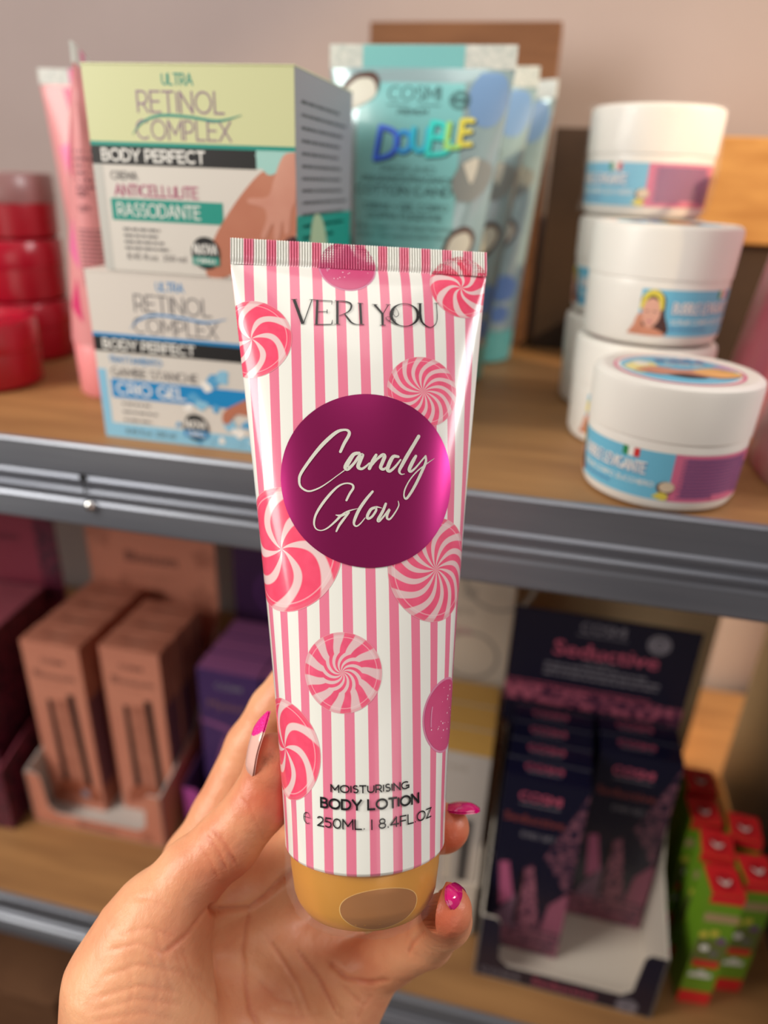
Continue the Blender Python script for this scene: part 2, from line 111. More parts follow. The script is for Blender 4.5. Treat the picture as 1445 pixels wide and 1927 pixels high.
def candy_mat(name, blades, twist, duty, red, white, pivot=0., phase=0.):
    m = mat(name, red, .2, coat=.3); n, l = nt(m); b = n['Principled BSDF']
    def M(op, *ins):
        k = n.new('ShaderNodeMath'); k.operation = op
        for i, v in enumerate(ins):
            if isinstance(v, (int, float)): k.inputs[i].default_value = v
            else: l.new(v, k.inputs[i])
        return k.outputs[0]
    uv = n.new('ShaderNodeUVMap'); s = n.new('ShaderNodeSeparateXYZ'); l.new(uv.outputs[0], s.inputs[0])
    x, y = s.outputs[0], s.outputs[1]
    r = M('SQRT', M('ADD', M('MULTIPLY', x, x), M('MULTIPLY', y, y)))
    th = M('MULTIPLY', M('ARCTAN2', y, x), blades/(2*pi))
    rt = M('ADD', M('MINIMUM', r, pivot), M('MULTIPLY', r, .12)) if pivot else M('POWER', r, 1.25)
    wob = M('MULTIPLY', M('SINE', M('MULTIPLY', r, 9.)), .05)
    ph = M('ADD', M('ADD', M('ADD', th, M('MULTIPLY', rt, twist)), wob), 40+phase)
    fr = M('FRACT', ph)
    tri = M('ABSOLUTE', M('SUBTRACT', fr, .5))                      # 0 centre of white, .5 centre of red
    edge = M('MULTIPLY_ADD', M('SUBTRACT', tri, .5-duty/2), 18., .5); 
    cl = n.new('ShaderNodeClamp'); l.new(edge, cl.inputs[0])
    no = n.new('ShaderNodeTexNoise'); no.inputs['Scale'].default_value = 3.; l.new(uv.outputs[0], no.inputs['Vector'])
    mx = n.new('ShaderNodeMix'); mx.data_type = 'RGBA'; l.new(cl.outputs[0], mx.inputs[0])
    mx.inputs[6].default_value = (*lin(white), 1)
    m2 = n.new('ShaderNodeMix'); m2.data_type = 'RGBA'; l.new(no.outputs['Fac'], m2.inputs[0])
    m2.inputs[6].default_value = (*lin(red), 1); m2.inputs[7].default_value = (*lin(tuple(min(255, int(v*1.0+35)) for v in red)), 1)
    l.new(m2.outputs[2], mx.inputs[7])
    # printed sugar-glass rim: thin pale ring lines
    ring = M('MULTIPLY', M('GREATER_THAN', M('SINE', M('MULTIPLY', r, 52.)), .82), M('GREATER_THAN', r, .8))
    rim = M('MULTIPLY', ring, .42)
    m3 = n.new('ShaderNodeMix'); m3.data_type = 'RGBA'; l.new(rim, m3.inputs[0]); l.new(mx.outputs[2], m3.inputs[6]); m3.inputs[7].default_value = (*lin((250, 215, 220)), 1)
    rim2 = M('MULTIPLY', M('GREATER_THAN', r, .93), .35)
    m4 = n.new('ShaderNodeMix'); m4.data_type = 'RGBA'; l.new(rim2, m4.inputs[0]); l.new(m3.outputs[2], m4.inputs[6]); m4.inputs[7].default_value = (*lin((225, 120, 140)), 1)
    l.new(m4.outputs[2], b.inputs['Base Color'])
    return m
def foil_gradient(name):
    m = mat(name, (90, 200, 235), .3, metal=.0); n, l = nt(m); b = n['Principled BSDF']
    uv = n.new('ShaderNodeUVMap'); s = n.new('ShaderNodeSeparateXYZ'); l.new(uv.outputs[0], s.inputs[0])
    r = n.new('ShaderNodeValToRGB'); e = r.color_ramp.elements
    e[0].position = 0; e[0].color = (*lin((70, 110, 255)), 1); e[1].position = 1; e[1].color = (*lin((255, 140, 60)), 1)
    for p, c in ((.3, (50, 190, 250)), (.55, (70, 235, 225)), (.75, (190, 240, 110)), (.88, (255, 225, 90))):
        k = e.new(p); k.color = (*lin(c), 1)
    l.new(s.outputs[0], r.inputs[0]); l.new(r.outputs[0], b.inputs['Base Color']); return m

WHITE = mat('white_plastic', (238, 234, 228), .35)
LIDW = mat('white_lid_plastic', (240, 236, 230), .38, bump=(60, .1, .0002))
BLACK = mat('print_black', (22, 20, 22), .5); GREY = mat('print_grey', (120, 116, 116), .5); DGREY = mat('print_dark_grey', (70, 68, 70), .5)
PWHITE = mat('print_white', (245, 243, 238), .45); CARDW = mat('white_card', (222, 216, 208), .45, coat=.15)
TEAL = mat('print_teal', (22, 150, 135), .45); CREAMY = mat('print_pale_lime', (216, 219, 170), .35, coat=.3); MAUVE = mat('print_mauve', (186, 92, 128), .45)
BLUEP = mat('print_blue', (20, 140, 205), .45); LBLUE = mat('print_light_blue', (140, 198, 228), .45); MINT = mat('print_mint', (165, 212, 205), .5)
SILV = mat('silver_foil_print', (205, 200, 205), .22, metal=.85); SKINP = noise_mat('printed_skin', (214, 150, 122), (190, 118, 92), 14, .5); SKINL = noise_mat('printed_pale_skin', (226, 172, 152), (205, 140, 120), 18, .5)
CARDBOARD = noise_mat('brown_cardboard', (122, 82, 54), (110, 72, 46), 25, .8, (1, 1, 6), bump=.05)
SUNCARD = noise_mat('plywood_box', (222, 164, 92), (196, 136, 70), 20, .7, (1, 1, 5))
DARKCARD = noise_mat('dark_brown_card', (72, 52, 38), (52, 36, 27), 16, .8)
CHIP = noise_mat('chipboard', (170, 124, 76), (140, 98, 58), 9, .55, (1, 7, 30), .3, .7, bump=.04)
STEEL = noise_mat('galvanised_steel', (160, 164, 174), (118, 122, 134), 14, .38, (.25, 3, 3), .3, .7, bump=.05, metal=.6)
DSTEEL = noise_mat('dark_grey_steel', (104, 103, 106), (88, 88, 92), 12, .5)
WALLM = noise_mat('painted_wall', (176, 161, 159), (168, 153, 151), 5, .85)
FLOORM = noise_mat('floor_tile', (96, 84, 76), (78, 68, 60), 4, .6)

# ------------------------------------------------------------------ mesh builder
class MB:
    def __init__(s): s.v = []; s.f = []; s.m = []; s.uv = []; s.mats = []
    def mi(s, m):
        if m not in s.mats: s.mats.append(m)
        return s.mats.index(m)
    def add(s, vs, fs, m, uv=None):
        o = len(s.v); s.v += [tuple(v) for v in vs]; s.uv += (uv if uv is not None else [(0, 0)]*len(vs))
        k = s.mi(m)
        for f in fs: s.f.append(tuple(o+i for i in f)); s.m.append(k)
    def box(s, x0, x1, y0, y1, z0, z1, m):
        v = [(x, y, z) for z in (z0, z1) for y in (y0, y1) for x in (x0, x1)]
        s.add(v, [(0, 2, 3, 1), (4, 5, 7, 6), (0, 1, 5, 4), (2, 6, 7, 3), (0, 4, 6, 2), (1, 3, 7, 5)], m)
    def lathe(s, prof, m, n=64, cx=0, cy=0, sx=1, sy=1):
        v = []; f = []
        for r, z in prof:
            for i in range(n): a = 2*pi*i/n; v.append((cx+r*cos(a)*sx, cy+r*sin(a)*sy, z))
        for j in range(len(prof)-1):
            for i in range(n):
                k = (i+1) % n; f.append((j*n+i, j*n+k, (j+1)*n+k, (j+1)*n+i))
        s.add(v, f, m)
    def extrude_x(s, prof, x0, x1, m, nx=1):
        v = []; n = len(prof)
        for i in range(nx+1):
            x = x0+(x1-x0)*i/nx; v += [(x, y, z) for y, z in prof]
        f = [(i*n+j, i*n+j+1, (i+1)*n+j+1, (i+1)*n+j) for i in range(nx) for j in range(n-1)]
        s.add(v, f, m)
    def build(s, name, parent=None, smooth=None, bevel=None, loc=None):
        me = bpy.data.meshes.new(name); me.from_pydata(s.v, [], s.f)
        for m in s.mats: me.materials.append(m)
        me.polygons.foreach_set('material_index', s.m)
        uvl = me.uv_layers.new(name='UVMap')
        li = np.zeros(len(me.loops), dtype=np.int32); me.loops.foreach_get('vertex_index', li)
        uvl.data.foreach_set('uv', np.array(s.uv, dtype=np.float32)[li].ravel())
        if smooth:
            me.polygons.foreach_set('use_smooth', [True]*len(me.polygons))
            me.update(); me.set_sharp_from_angle(angle=radians(smooth))
        me.update()
        o = bpy.data.objects.new(name, me); COL.objects.link(o)
        if parent: o.parent = parent
        if loc: o.location = loc
        if bevel:
            b = o.modifiers.new('bevel', 'BEVEL'); b.width = bevel; b.segments = 2; b.limit_method = 'ANGLE'; b.angle_limit = radians(50)
        return o
def tag(o, label=None, cat=None, group=None, kind=None):
    if label: o['label'] = label
    if cat: o['category'] = cat
    if group: o['group'] = group
    if kind: o['kind'] = kind
    return o
def thing(name, label, cat, loc, rz=0, group=None):
    o = bpy.data.objects.new(name, None); COL.objects.link(o); o.empty_display_size = .02
    o.location = (loc[0], loc[1], loc[2]+ZB); o.rotation_euler = (0, 0, rz); return tag(o, label, cat, group)
def copy_tree(o, parent=None):
    c = o.copy(); COL.objects.link(c)
    if parent: c.parent = parent
    for ch in o.children: copy_tree(ch, c)
    return c
def dup(o, loc, rz=None, label=None):
    c = copy_tree(o); c.location = (loc[0], loc[1], loc[2]+ZB)
    if rz is not None: c.rotation_euler = (0, 0, rz)
    if label: c['label'] = label
    return c

# ------------------------------------------------------------------ lettering: own geometric capitals + font text
def arc(cx, cy, rx, ry, a0, a1, n=10):
    return [(cx+rx*cos(radians(a0+(a1-a0)*i/n)), cy+ry*sin(radians(a0+(a1-a0)*i/n))) for i in range(n+1)]
G = {
 'A': (.84, [[(0, 0), (.42, 1)], [(.42, 1), (.84, 0)], [(.14, .32), (.70, .32)]]),
 'B': (.66, [[(0, 0), (0, 1)], [(0, 1), (.34, 1)]+arc(.34, .76, .24, .24, 90, -90)+[(0, .52)], [(0, .52), (.4, .52)]+arc(.4, .26, .26, .26, 90, -90)+[(0, 0)]]),
 'C': (.86, [arc(.5, .5, .5, .5, 48, 312, 20)]),
 'D': (.8, [[(0, 0), (0, 1)], [(0, 1), (.32, 1)]+arc(.32, .5, .48, .5, 90, -90, 16)+[(0, 0)]]),
 'E': (.6, [[(0, 0), (0, 1)], [(0, 1), (.6, 1)], [(0, .52), (.54, .52)], [(0, 0), (.6, 0)]]),
 'F': (.58, [[(0, 0), (0, 1)], [(0, 1), (.58, 1)], [(0, .48), (.52, .48)]]),
 'G': (.9, [arc(.5, .5, .5, .5, 48, 340, 20), [(.93, .42), (.93, .1)], [(.6, .44), (.93, .44)]]),
 'H': (.74, [[(0, 0), (0, 1)], [(.74, 0), (.74, 1)], [(0, .5), (.74, .5)]]),
 'I': (.02, [[(0.01, 0), (0.01, 1)]]),
 'J': (.5, [[(.5, 1), (.5, .25)]+arc(.25, .25, .25, .25, 0, -150)]),
 'K': (.68, [[(0, 0), (0, 1)], [(0, .38), (.64, 1)], [(.2, .56), (.68, 0)]]),
 'L': (.56, [[(0, 0), (0, 1)], [(0, 0), (.56, 0)]]),
 'M': (.92, [[(0, 0), (0, 1)], [(0, 1), (.46, .28)], [(.46, .28), (.92, 1)], [(.92, 1), (.92, 0)]]),
 'N': (.76, [[(0, 0), (0, 1)], [(0, 1), (.76, 0)], [(.76, 0), (.76, 1)]]),
 'O': (1.0, [arc(.5, .5, .5, .5, 0, 360, 28)]),
 'P': (.62, [[(0, 0), (0, 1)], [(0, 1), (.32, 1)]+arc(.32, .7, .3, .3, 90, -90)+[(0, .4)]]),
 'Q': (1.0, [arc(.5, .5, .5, .5, 0, 360, 28), [(.6, .2), (.95, -.1)]]),
 'R': (.66, [[(0, 0), (0, 1)], [(0, 1), (.34, 1)]+arc(.34, .7, .3, .3, 90, -90)+[(0, .4)], [(.34, .4), (.66, 0)]]),
 'S': (.56, [arc(.29, .76, .24, .24, 35, 215, 12)+[(.29, .52)]+arc(.3, .26, .26, .26, 60, -150, 14)]),
 'T': (.68, [[(.34, 0), (.34, 1)], [(0, 1), (.68, 1)]]),
 'U': (.72, [[(0, 1), (0, .36)]+arc(.36, .36, .36, .36, 180, 360, 14)+[(.72, 1)]]),
 'V': (.84, [[(0, 1), (.42, 0)], [(.42, 0), (.84, 1)]]),
 'W': (1.2, [[(0, 1), (.3, 0)], [(.3, 0), (.6, 1)], [(.6, 1), (.9, 0)], [(.9, 0), (1.2, 1)]]),
 'X': (.76, [[(0, 1), (.76, 0)], [(0, 0), (.76, 1)]]),
 'Y': (.76, [[(0, 1), (.38, .42)], [(.76, 1), (.38, .42)], [(.38, .44), (.38, 0)]]),
 'Z': (.64, [[(0, 1), (.64, 1)], [(.64, 1), (0, 0)], [(0, 0), (.64, 0)]]),
 '0': (.7, [arc(.35, .5, .35, .5, 0, 360, 24)]), '1': (.3, [[(.25, 0), (.25, 1)], [(0, .9), (.25, 1)]]),
 '2': (.6, [arc(.29, .7, .29, .3, 165, -35, 14)+[(.02, 0)], [(0, 0), (.62, 0)]]),
 '3': (.58, [arc(.28, .74, .26, .26, 150, -80, 12), arc(.28, .27, .29, .27, 90, -150, 12)]),
 '4': (.74, [[(.56, 0), (.56, 1)], [(.56, 1), (0, .26)], [(0, .26), (.76, .26)]]),
 '5': (.6, [[(.08, .98), (.56, .98)], [(.08, 1), (.05, .56)], [(.05, .57), (.25, .6)]+arc(.28, .3, .31, .3, 85, -150, 14)]),
 '8': (.6, [arc(.3, .75, .25, .25, 0, 360, 16), arc(.3, .26, .3, .26, 0, 360, 16)]),
 '6': (.6, [arc(.3, .3, .3, .3, 0, 360, 18), arc(.42, .42, .42, .58, 180, 95, 8)]), '9': (.6, [arc(.3, .7, .3, .3, 0, 360, 18), arc(.18, .58, .42, .58, 0, -85, 8)]),
 '.': (.06, [[(.03, -.02), (.03, .1)]]), '|': (.04, [[(.02, -.12), (.02, 1.02)]]), '/': (.4, [[(0, -.05), (.4, 1.05)]]), '+': (.5, [[(0, .5), (.5, .5)], [(.25, .25), (.25, .75)]]), '-': (.4, [[(0, .45), (.4, .45)]]),
 ' ': (.22, []),
}
FONT_CACHE = {}
def font_mesh(s):
    if s in FONT_CACHE: return FONT_CACHE[s]
    cu = bpy.data.curves.new('lettering', 'FONT'); cu.body = s; cu.resolution_u = 2
    o = bpy.data.objects.new('lettering', cu); COL.objects.link(o)
    dg = bpy.context.evaluated_depsgraph_get(); me = o.evaluated_get(dg).to_mesh()
    v = [(p.co.x, p.co.y) for p in me.vertices]; f = [tuple(p.vertices) for p in me.polygons]
    o.evaluated_get(dg).to_mesh_clear(); bpy.data.objects.remove(o); bpy.data.curves.remove(cu)
    FONT_CACHE[s] = (v, f); return v, f
def catmull(p, n=6):
    q = [p[0]]+list(p)+[p[-1]]; out = []
    for i in range(1, len(q)-2):
        a, b, c, d = [np.array(k, float) for k in q[i-1:i+3]]
        for j in range(n):
            t = j/n; out.append(.5*((2*b)+(-a+c)*t+(2*a-5*b+4*c-d)*t*t+(-a+3*b-3*c+d)*t**3))
    out.append(np.array(p[-1], float)); return out
class Art:
    """flat print laid on a surface: f(u, v, lift) -> 3D point; u, v in millimetres"""
    def __init__(s, mb, f, L=.00004, fine=0): s.mb = mb; s.f = f; s.L = L; s.fine = fine; s.k = 0
    def rect(s, u0, v0, u1, v1, m, l=1, nx=1, ny=1, uv=None):
        vs = [s.f(u0+(u1-u0)*i/nx, v0+(v1-v0)*j/ny, l*s.L) for j in range(ny+1) for i in range(nx+1)]
        fs = [(j*(nx+1)+i, j*(nx+1)+i+1, (j+1)*(nx+1)+i+1, (j+1)*(nx+1)+i) for j in range(ny) for i in range(nx)]
        s.mb.add(vs, fs, m, [((i/nx), (j/ny)) for j in range(ny+1) for i in range(nx+1)])
    def poly(s, pts, m, l=1):
        t = tessellate_polygon([[Vector((p[0], p[1], 0)) for p in pts]])
        fs = []
        for a, b, c in t:
            ar = (pts[b][0]-pts[a][0])*(pts[c][1]-pts[a][1])-(pts[c][0]-pts[a][0])*(pts[b][1]-pts[a][1])
            fs.append((a, b, c) if ar > 0 else (a, c, b))
        pts = [tuple(p[:2]) for p in pts]
        if s.fine:
            for _ in range(6):
                nf = []; mid = {}; did = False
                def mp(a, b):
                    k = (min(a, b), max(a, b))
                    if k not in mid: mid[k] = len(pts); pts.append(((pts[a][0]+pts[b][0])/2, (pts[a][1]+pts[b][1])/2))
                    return mid[k]
                for a, b, c in fs:
                    e = max((hypot(pts[p][0]-pts[q][0], pts[p][1]-pts[q][1]), p, q, r) for p, q, r in ((a, b, c), (b, c, a), (c, a, b)))
                    if e[0] > s.fine: k = mp(e[1], e[2]); nf += [(e[1], k, e[3]), (k, e[2], e[3])]; did = True
                    else: nf.append((a, b, c))
                fs = nf
                if not did: break
        s.mb.add([s.f(p[0], p[1], l*s.L) for p in pts], fs, m)
    def blob(s, pts, m, l=1): s.poly([tuple(p) for p in catmull(list(pts)+[pts[0]], 4)[:-1]], m, l)
    def disc(s, cx, cy, r, m, l=1, n=32, nr=1, ry=None, r0=0):
        ry = ry or r; vs = []; uv = []; fs = []
        for j in range(nr+1):
            q = r0+(1-r0)*j/nr
            for i in range(n):
                a = 2*pi*i/n; vs.append(s.f(cx+r*q*cos(a), cy+ry*q*sin(a), l*s.L)); uv.append((q*cos(a), q*sin(a)))
        for j in range(nr):
            for i in range(n):
                k = (i+1) % n; fs.append((j*n+i, (j+1)*n+i, (j+1)*n+k, j*n+k))
        if r0 == 0: fs = [f for f in fs]
        s.mb.add(vs, fs, m, uv)
    def ribbon(s, pts, m, l=1, smooth=True, cap=True, n=5):
        p = catmull(pts, n) if smooth else [np.array(k, float) for k in pts]
        s.k = (s.k+1) % 8; l = l+s.k*.1
        vs = []; fs = []
        for i, q in enumerate(p):
            a = p[max(0, i-1)]; b = p[min(len(p)-1, i+1)]; d = b[:2]-a[:2]; L = np.hypot(*d) or 1; nn = np.array((-d[1], d[0]))/L
            w = q[2]/2
            vs += [s.f(*(q[:2]-nn*w), l*s.L), s.f(*(q[:2]+nn*w), l*s.L)]
        for i in range(len(p)-1): fs.append((2*i, 2*i+2, 2*i+3, 2*i+1))
        s.mb.add(vs, fs, m)
        if cap:
            for q in (p[0], p[-1]): s.disc(q[0], q[1], q[2]/2*.98, m, l, 12)
    def caps(s, txt, u, v, h, weight, m, l=2, width=None, gap=.22, align='L', slant=0):
        tot = 0
        for c in txt: tot += G.get(c, G[' '])[0]+gap
        tot -= gap; sx = (width/h/tot) if width else 1
        wd = tot*h*sx; x = u-(wd/2 if align == 'C' else 0)
        for c in txt:
            w, st = G.get(c, G[' '])
            for k in st:
                pts = []
                for i, (a, b) in enumerate(k): pts.append((x+(a*sx+slant*b)*h, v+b*h*(1-weight)+h*weight/2, weight*h))
                if len(pts) == 2:   # subdivide straight strokes
                    a, b = pts; d = np.array(b)-np.array(a); q = weight*h/2/max(1e-9, hypot(d[0], d[1])) if c not in '|I.' else 0
                    a2 = np.array(a)-d*q*.96; b2 = np.array(b)+d*q*.96
                    pts = [tuple(a2+(b2-a2)*t/3) for t in range(4)]
                s.ribbon(pts, m, l, smooth=False, cap=False)
            x += (w+gap)*h*sx
        return wd
    def text(s, txt, u, v, h, m, l=2, width=None, align='L', uvx=False):
        V, F = font_mesh(txt); k = h/.73; x1 = max(p[0] for p in V); x0 = min(p[0] for p in V)
        sx = (width/((x1-x0)*k)) if width else 1
        off = -(x1-x0)*k*sx/2 if align == 'C' else 0
        uv = [((p[0]-x0)/(x1-x0), p[1]) for p in V]
        s.mb.add([s.f(u+off+(p[0]-x0)*k*sx, v+p[1]*k, l*s.L) for p in V], F, m, uv)
    def smalltext(s, u, v, w, n, h, m, l=2, gap=1.6, seed=1):
        """lines of fine print too small to read: broken dashes, the way it shows in the photograph"""
        rr = random.Random(seed)
        for i in range(n):
            x = u; end = u+w*rr.uniform(.72, 1.)
            while x < end:
                q = rr.uniform(.8, 3.2)*h
                s.rect(x, v-i*h*gap, min(x+q, end), v-i*h*gap+h*.62, m, l); x += q+h*.5

# ------------------------------------------------------------------ the setting
def struct(o): return tag(o, kind='structure')
mb = MB(); mb.box(-2.2, 1.6, .68, .74, -ZB, 1.3, WALLM); struct(mb.build('wall_back', loc=(0, 0, ZB)))
mb = MB(); mb.box(-2.2, 1.6, -1.6, .68, -ZB-.04, -ZB, FLOORM); struct(mb.build('floor', loc=(0, 0, ZB)))

# ------------------------------------------------------------------ metal shelf rack
rack = thing('shelf_rack', 'galvanised steel rack with chipboard shelves and grooved front beams', 'shelf rack', (0, .285, -ZB))
def rack_part(mb, name, **k): return mb.build(name, rack, loc=(0, -.285, ZB), **k)
for zt in (-.12, -.474, -.83):
    mb = MB(); mb.box(-.72, .46, .2835, .665, zt-.016, zt, CHIP); rack_part(mb, 'shelf_board', bevel=.0006)
    z0 = zt-.0405
    prof = [(.30, zt-.0165), (.2835-.0012, zt-.0165), (.2835-.0004, zt+.0012), (.2835-.0012, zt+.0016), (.2798, zt+.0014), (.2788, zt+.0004), (.2790, zt-.001),
            (.2795, zt-.0145), (.2781, zt-.0158), (.2781, zt-.0178), (.2798, zt-.0192), (.2798, zt-.0212), (.2781, zt-.0226), (.2781, zt-.0246), (.2798, zt-.026), (.2798, zt-.0275),
            (.2788, zt-.029), (.2788, z0), (.2800, z0-.0015), (.30, z0-.0015)]
    mb = MB(); mb.extrude_x(prof, -.72, .46, STEEL, 40); rack_part(mb, 'front_beam', smooth=25)
mb = MB(); mb.box(-.72, .46, .655, .667, -.162, -.136, STEEL); rack_part(mb, 'rear_beam')
mb = MB(); mb.box(-.72, .46, .655, .667, -.516, -.49, STEEL); rack_part(mb, 'rear_beam')
# slot and rivet in the upper beam
sx, sz = -.2062, -.1345
bm_ = MB(); art = Art(bm_, lambda u, v, l: (sx+u/1000, .2782-l, sz+v/1000))
art.disc(0, 0, 2.0, BLACK, 4, 20); art.rect(-.5, -8, .6, 0, BLACK, 4)
rack_part(bm_, 'beam_slot')
mb = MB(); mb.lathe([(0, .0024), (.0016, .0021), (.0026, .0012), (.0029, 0)], mat('polished_rivet', (240, 240, 240), .12, metal=1), 20)
rv = mb.build('rivet', rack, smooth=60, loc=(sx+.0020, .2780-.285, ZB-.1492)); rv.rotation_euler = (radians(90), 0, 0)
for (x0, yy) in ((.205, .285), (-.7, .285), (.40, .64), (-.7, .64)):
    mb = MB(); mb.box(x0, x0+.035, yy, yy+.002, -ZB, -.122, DSTEEL); mb.box(x0, x0+.002, yy, yy+.03, -ZB, -.122, DSTEEL); rack_part(mb, 'upright')
mb = MB(); mb.box(.207, .2085, .315, .5365, -.473, -.137, DSTEEL); rack_part(mb, 'side_panel')

# ------------------------------------------------------------------ background cartons
def carton(name, label, cat, x0, x1, y0, y1, z0, z1, m, rz=0, flap=True):
    cx, cy = (x0+x1)/2, (y0+y1)/2; t = thing(name, label, cat, (cx, cy, z0), rz)
    w, d, h = (x1-x0)/2, (y1-y0)/2, z1-z0
    mb = MB(); mb.box(-w, w, -d, d, 0, h, m)
    mb.build('box_body', t, bevel=.0012)
    if flap:
        mb = MB(); mb.box(-w-.0006, w+.0006, -d-.0008, d+.0008, h-.012, h+.0006, m); mb.build('box_flap', t, bevel=.0005)
    return t
carton('cardboard_panel_box', 'tall brown cardboard box standing flat against the wall behind the teal tubes', 'box', -.150, -.012, .603, .640, -.12, .105, CARDBOARD, flap=False)
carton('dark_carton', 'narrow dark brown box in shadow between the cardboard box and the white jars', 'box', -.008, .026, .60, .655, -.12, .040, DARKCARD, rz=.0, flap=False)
carton('low_black_carton', 'low black box on the shelf behind the stacks of white jars', 'box', .030, .085, .56, .62, -.12, -.088, mat('black_card', (26, 22, 20), .7), flap=False)
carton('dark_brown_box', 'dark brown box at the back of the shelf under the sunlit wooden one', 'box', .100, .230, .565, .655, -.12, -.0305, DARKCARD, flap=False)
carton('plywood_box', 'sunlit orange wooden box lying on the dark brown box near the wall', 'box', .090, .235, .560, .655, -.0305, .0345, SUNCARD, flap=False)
carton('beige_carton', 'beige cardboard box behind the navy display on the lower shelf', 'box', .005, .170, .53, .62, -.474, -.285, noise_mat('beige_card', (238, 208, 164), (226, 194, 150), 10, .8), flap=False)
carton('floor_carton', 'brown cardboard box in the dark under the lower shelf', 'box', -.60, -.36, .33, .55, -.83, -.70, CARDBOARD)
carton('blue_carton', 'dark blue box beside the brown one under the lower shelf', 'box', -.345, -.20, .34, .55, -.83, -.66, mat('dark_blue_card', (42, 50, 66), .6))

# ------------------------------------------------------------------ the two cream boxes
def cream_box(name, label, x0, z0, scheme, rz=0):
    W_, D_, H_ = .090, .085, .0785
    t = thing(name, label, 'box', (x0+W_/2, .299+D_/2, z0), rz, None)
    mb = MB(); w = W_/2; d = D_/2
    mb.box(-w, w, -d, d, 0, H_, CARDW)
    A = Art(mb, lambda u, v, l: (-w+u/1000, -d-l, v/1000), .00006)
    S = Art(mb, lambda u, v, l: (w+l, -d+u/1000, v/1000), .00006)     # right side
    hd, ac, dk, tx = scheme['head'], scheme['accent'], scheme['dark'], scheme['title']
    A.rect(0, 51, 90, 78.5, hd, 1)
    A.rect(0, 49.6, 90, 51.2, scheme['line'], 2)
    bw = scheme['bar']
    A.rect(0, 42.6, bw, 49.6, BLACK, 1)
    A.caps('ULTRA', 41.5, 71.6, 4.2, .13, ac, 2, width=13, align='C')
    A.caps('RETINOL', 42, 61.8, 8.0, .1, tx, 2, width=37, align='C')
    A.caps('COMPLEX', 42.5, 52.2, 7.4, .1, tx, 2, width=41, align='C')
    A.ribbon([(20, 54, .2), (25, 58.5, .7), (33, 61, 1.0), (45, 60.8, 1.0), (58, 59.6, .9), (68, 61.8, .2)], ac, 3)
    A.caps('BODY PERFECT', 5, 43.8, 4.9, .17, PWHITE, 3, width=46)
    if scheme['kind'] == 'lime':
        A.rect(0, 0, 4.5, 42.6, mat('print_pale_grey', (200, 198, 192), .5), 1)
        A.rect(90-16.5, 43, 90, 49.6, MINT, 1)
        A.blob([(90, 49), (89.9, 20), (86, 15), (78, 13), (66, 6), (58, 0.3), (49, .3), (50, 8), (54, 17), (62, 28), (70, 37), (76, 42), (83, 44.5)], SKINP, 2)
        A.blob([(73, 48), (90, 48), (84, 43), (78, 41)], MINT, 3)
        A.blob([(90, 49.3), (85, 48), (81, 40), (78, 33), (70, 32), (69.5, 30), (76, 28.5), (77, 24), (74.5, 18), (76, 16.5), (80, 23), (80, 17), (82.5, 17), (84, 24), (85, 19), (87, 20), (88, 28), (90, 33)], SKINL, 4)
        A.blob([(82, 14.5), (90, 18), (90, 3), (86, 4), (83, 9)], mat('print_dark_maroon', (70, 30, 36), .5), 3)
        A.rect(6.5, 21, 58, 29.6, ac, 1.5)
        A.caps('CREMA', 8, 36.9, 3.3, .12, GREY, 3, width=12)
        A.caps('ANTICELLULITE', 9, 30.6, 4.7, .13, MAUVE, 3, width=38)
        A.caps('RASSODANTE', 9.5, 22.6, 5.4, .11, PWHITE, 3, width=38)
        A.smalltext(11, 17, 22, 4, 1.6, GREY, 3, seed=3)
        A.text('8.45 fl.oz  250 ml', 11.5, 5.2, 2.7, GREY, 3, width=28)
    else:
        A.rect(0, 7.5, 4.5, 34, LBLUE, 1); A.rect(0, 0, 90, 7.5, LBLUE, 1)
        A.caps('TRATTAMENTO', 7, 37.5, 3.2, .13, BLUEP, 3, width=27)
        A.caps('GAMBE STANCHE', 7.5, 31, 4.4, .12, GREY, 3, width=44)
        A.rect(6.5, 20.5, 90, 29.6, ac, 1.5)
        A.caps('CRIO GEL', 9.5, 22.2, 6.0, .15, PWHITE, 3, width=35)
        A.smalltext(11, 17.2, 20, 3, 1.7, GREY, 3, gap=2.4, seed=4)
        A.text('8.45 fl.oz  250 ml', 11.5, 2.6, 2.7, DGREY, 3, width=26)
        ice = mat('print_ice_blue', (90, 168, 216), .4)
        for q, (cx, cy, r) in enumerate(((60, 33, 4), (64, 35, 4), (56, 30, 3), (49, 24, 3), (53, 21, 3), (46, 19, 2.5), (60, 20, 2.4), (67, 12, 4), (71, 9, 3), (75, 13, 2.4), (56, 3.5, 2.5), (62, 4, 2), (50, 3, 2), (70, 3.6, 2.4), (80, 5, 3), (40, 10, 1.5))):
            A.blob([(cx+r*(1+.35*sin(q*5+a*2))*cos(a), cy+r*.8*(1+.3*cos(q*3+a*3))*sin(a)) for a in [k*pi/4 for k in range(8)]], (ice, LBLUE, PWHITE)[q % 3], 3+.1*q)
        A.blob([(90, 33), (80, 28), (70, 23), (64, 19), (63, 14), (66, 13), (70, 18), (76, 18), (84, 20), (90, 22)], SKINP, 5)
        A.blob([(90, 14), (82, 8), (84, 2), (90, 1)], SKINP, 5)
    A.disc(49, 9.5, 6.6, BLACK, 6, 32)
    A.rect(42.8, 4.6, 55.2, 8.0, ac, 7); A.caps('NUOVA', 49, 9, 4.2, .14, PWHITE, 8, width=10.5, align='C'); A.caps('FORMULA', 49, 5.3, 2, .14, PWHITE, 8, width=9, align='C')
    # side panel
    sg = mat('shaded_side_grey', (150, 152, 158), .5); S.rect(0, 0, 85, 78.5, sg if scheme['kind'] == 'lime' else LBLUE, 1)  # lime box: the shade on this side is put into its grey
    S.smalltext(8, 67, 70, 12, 2.0, DGREY, 2, gap=2.3, seed=8)
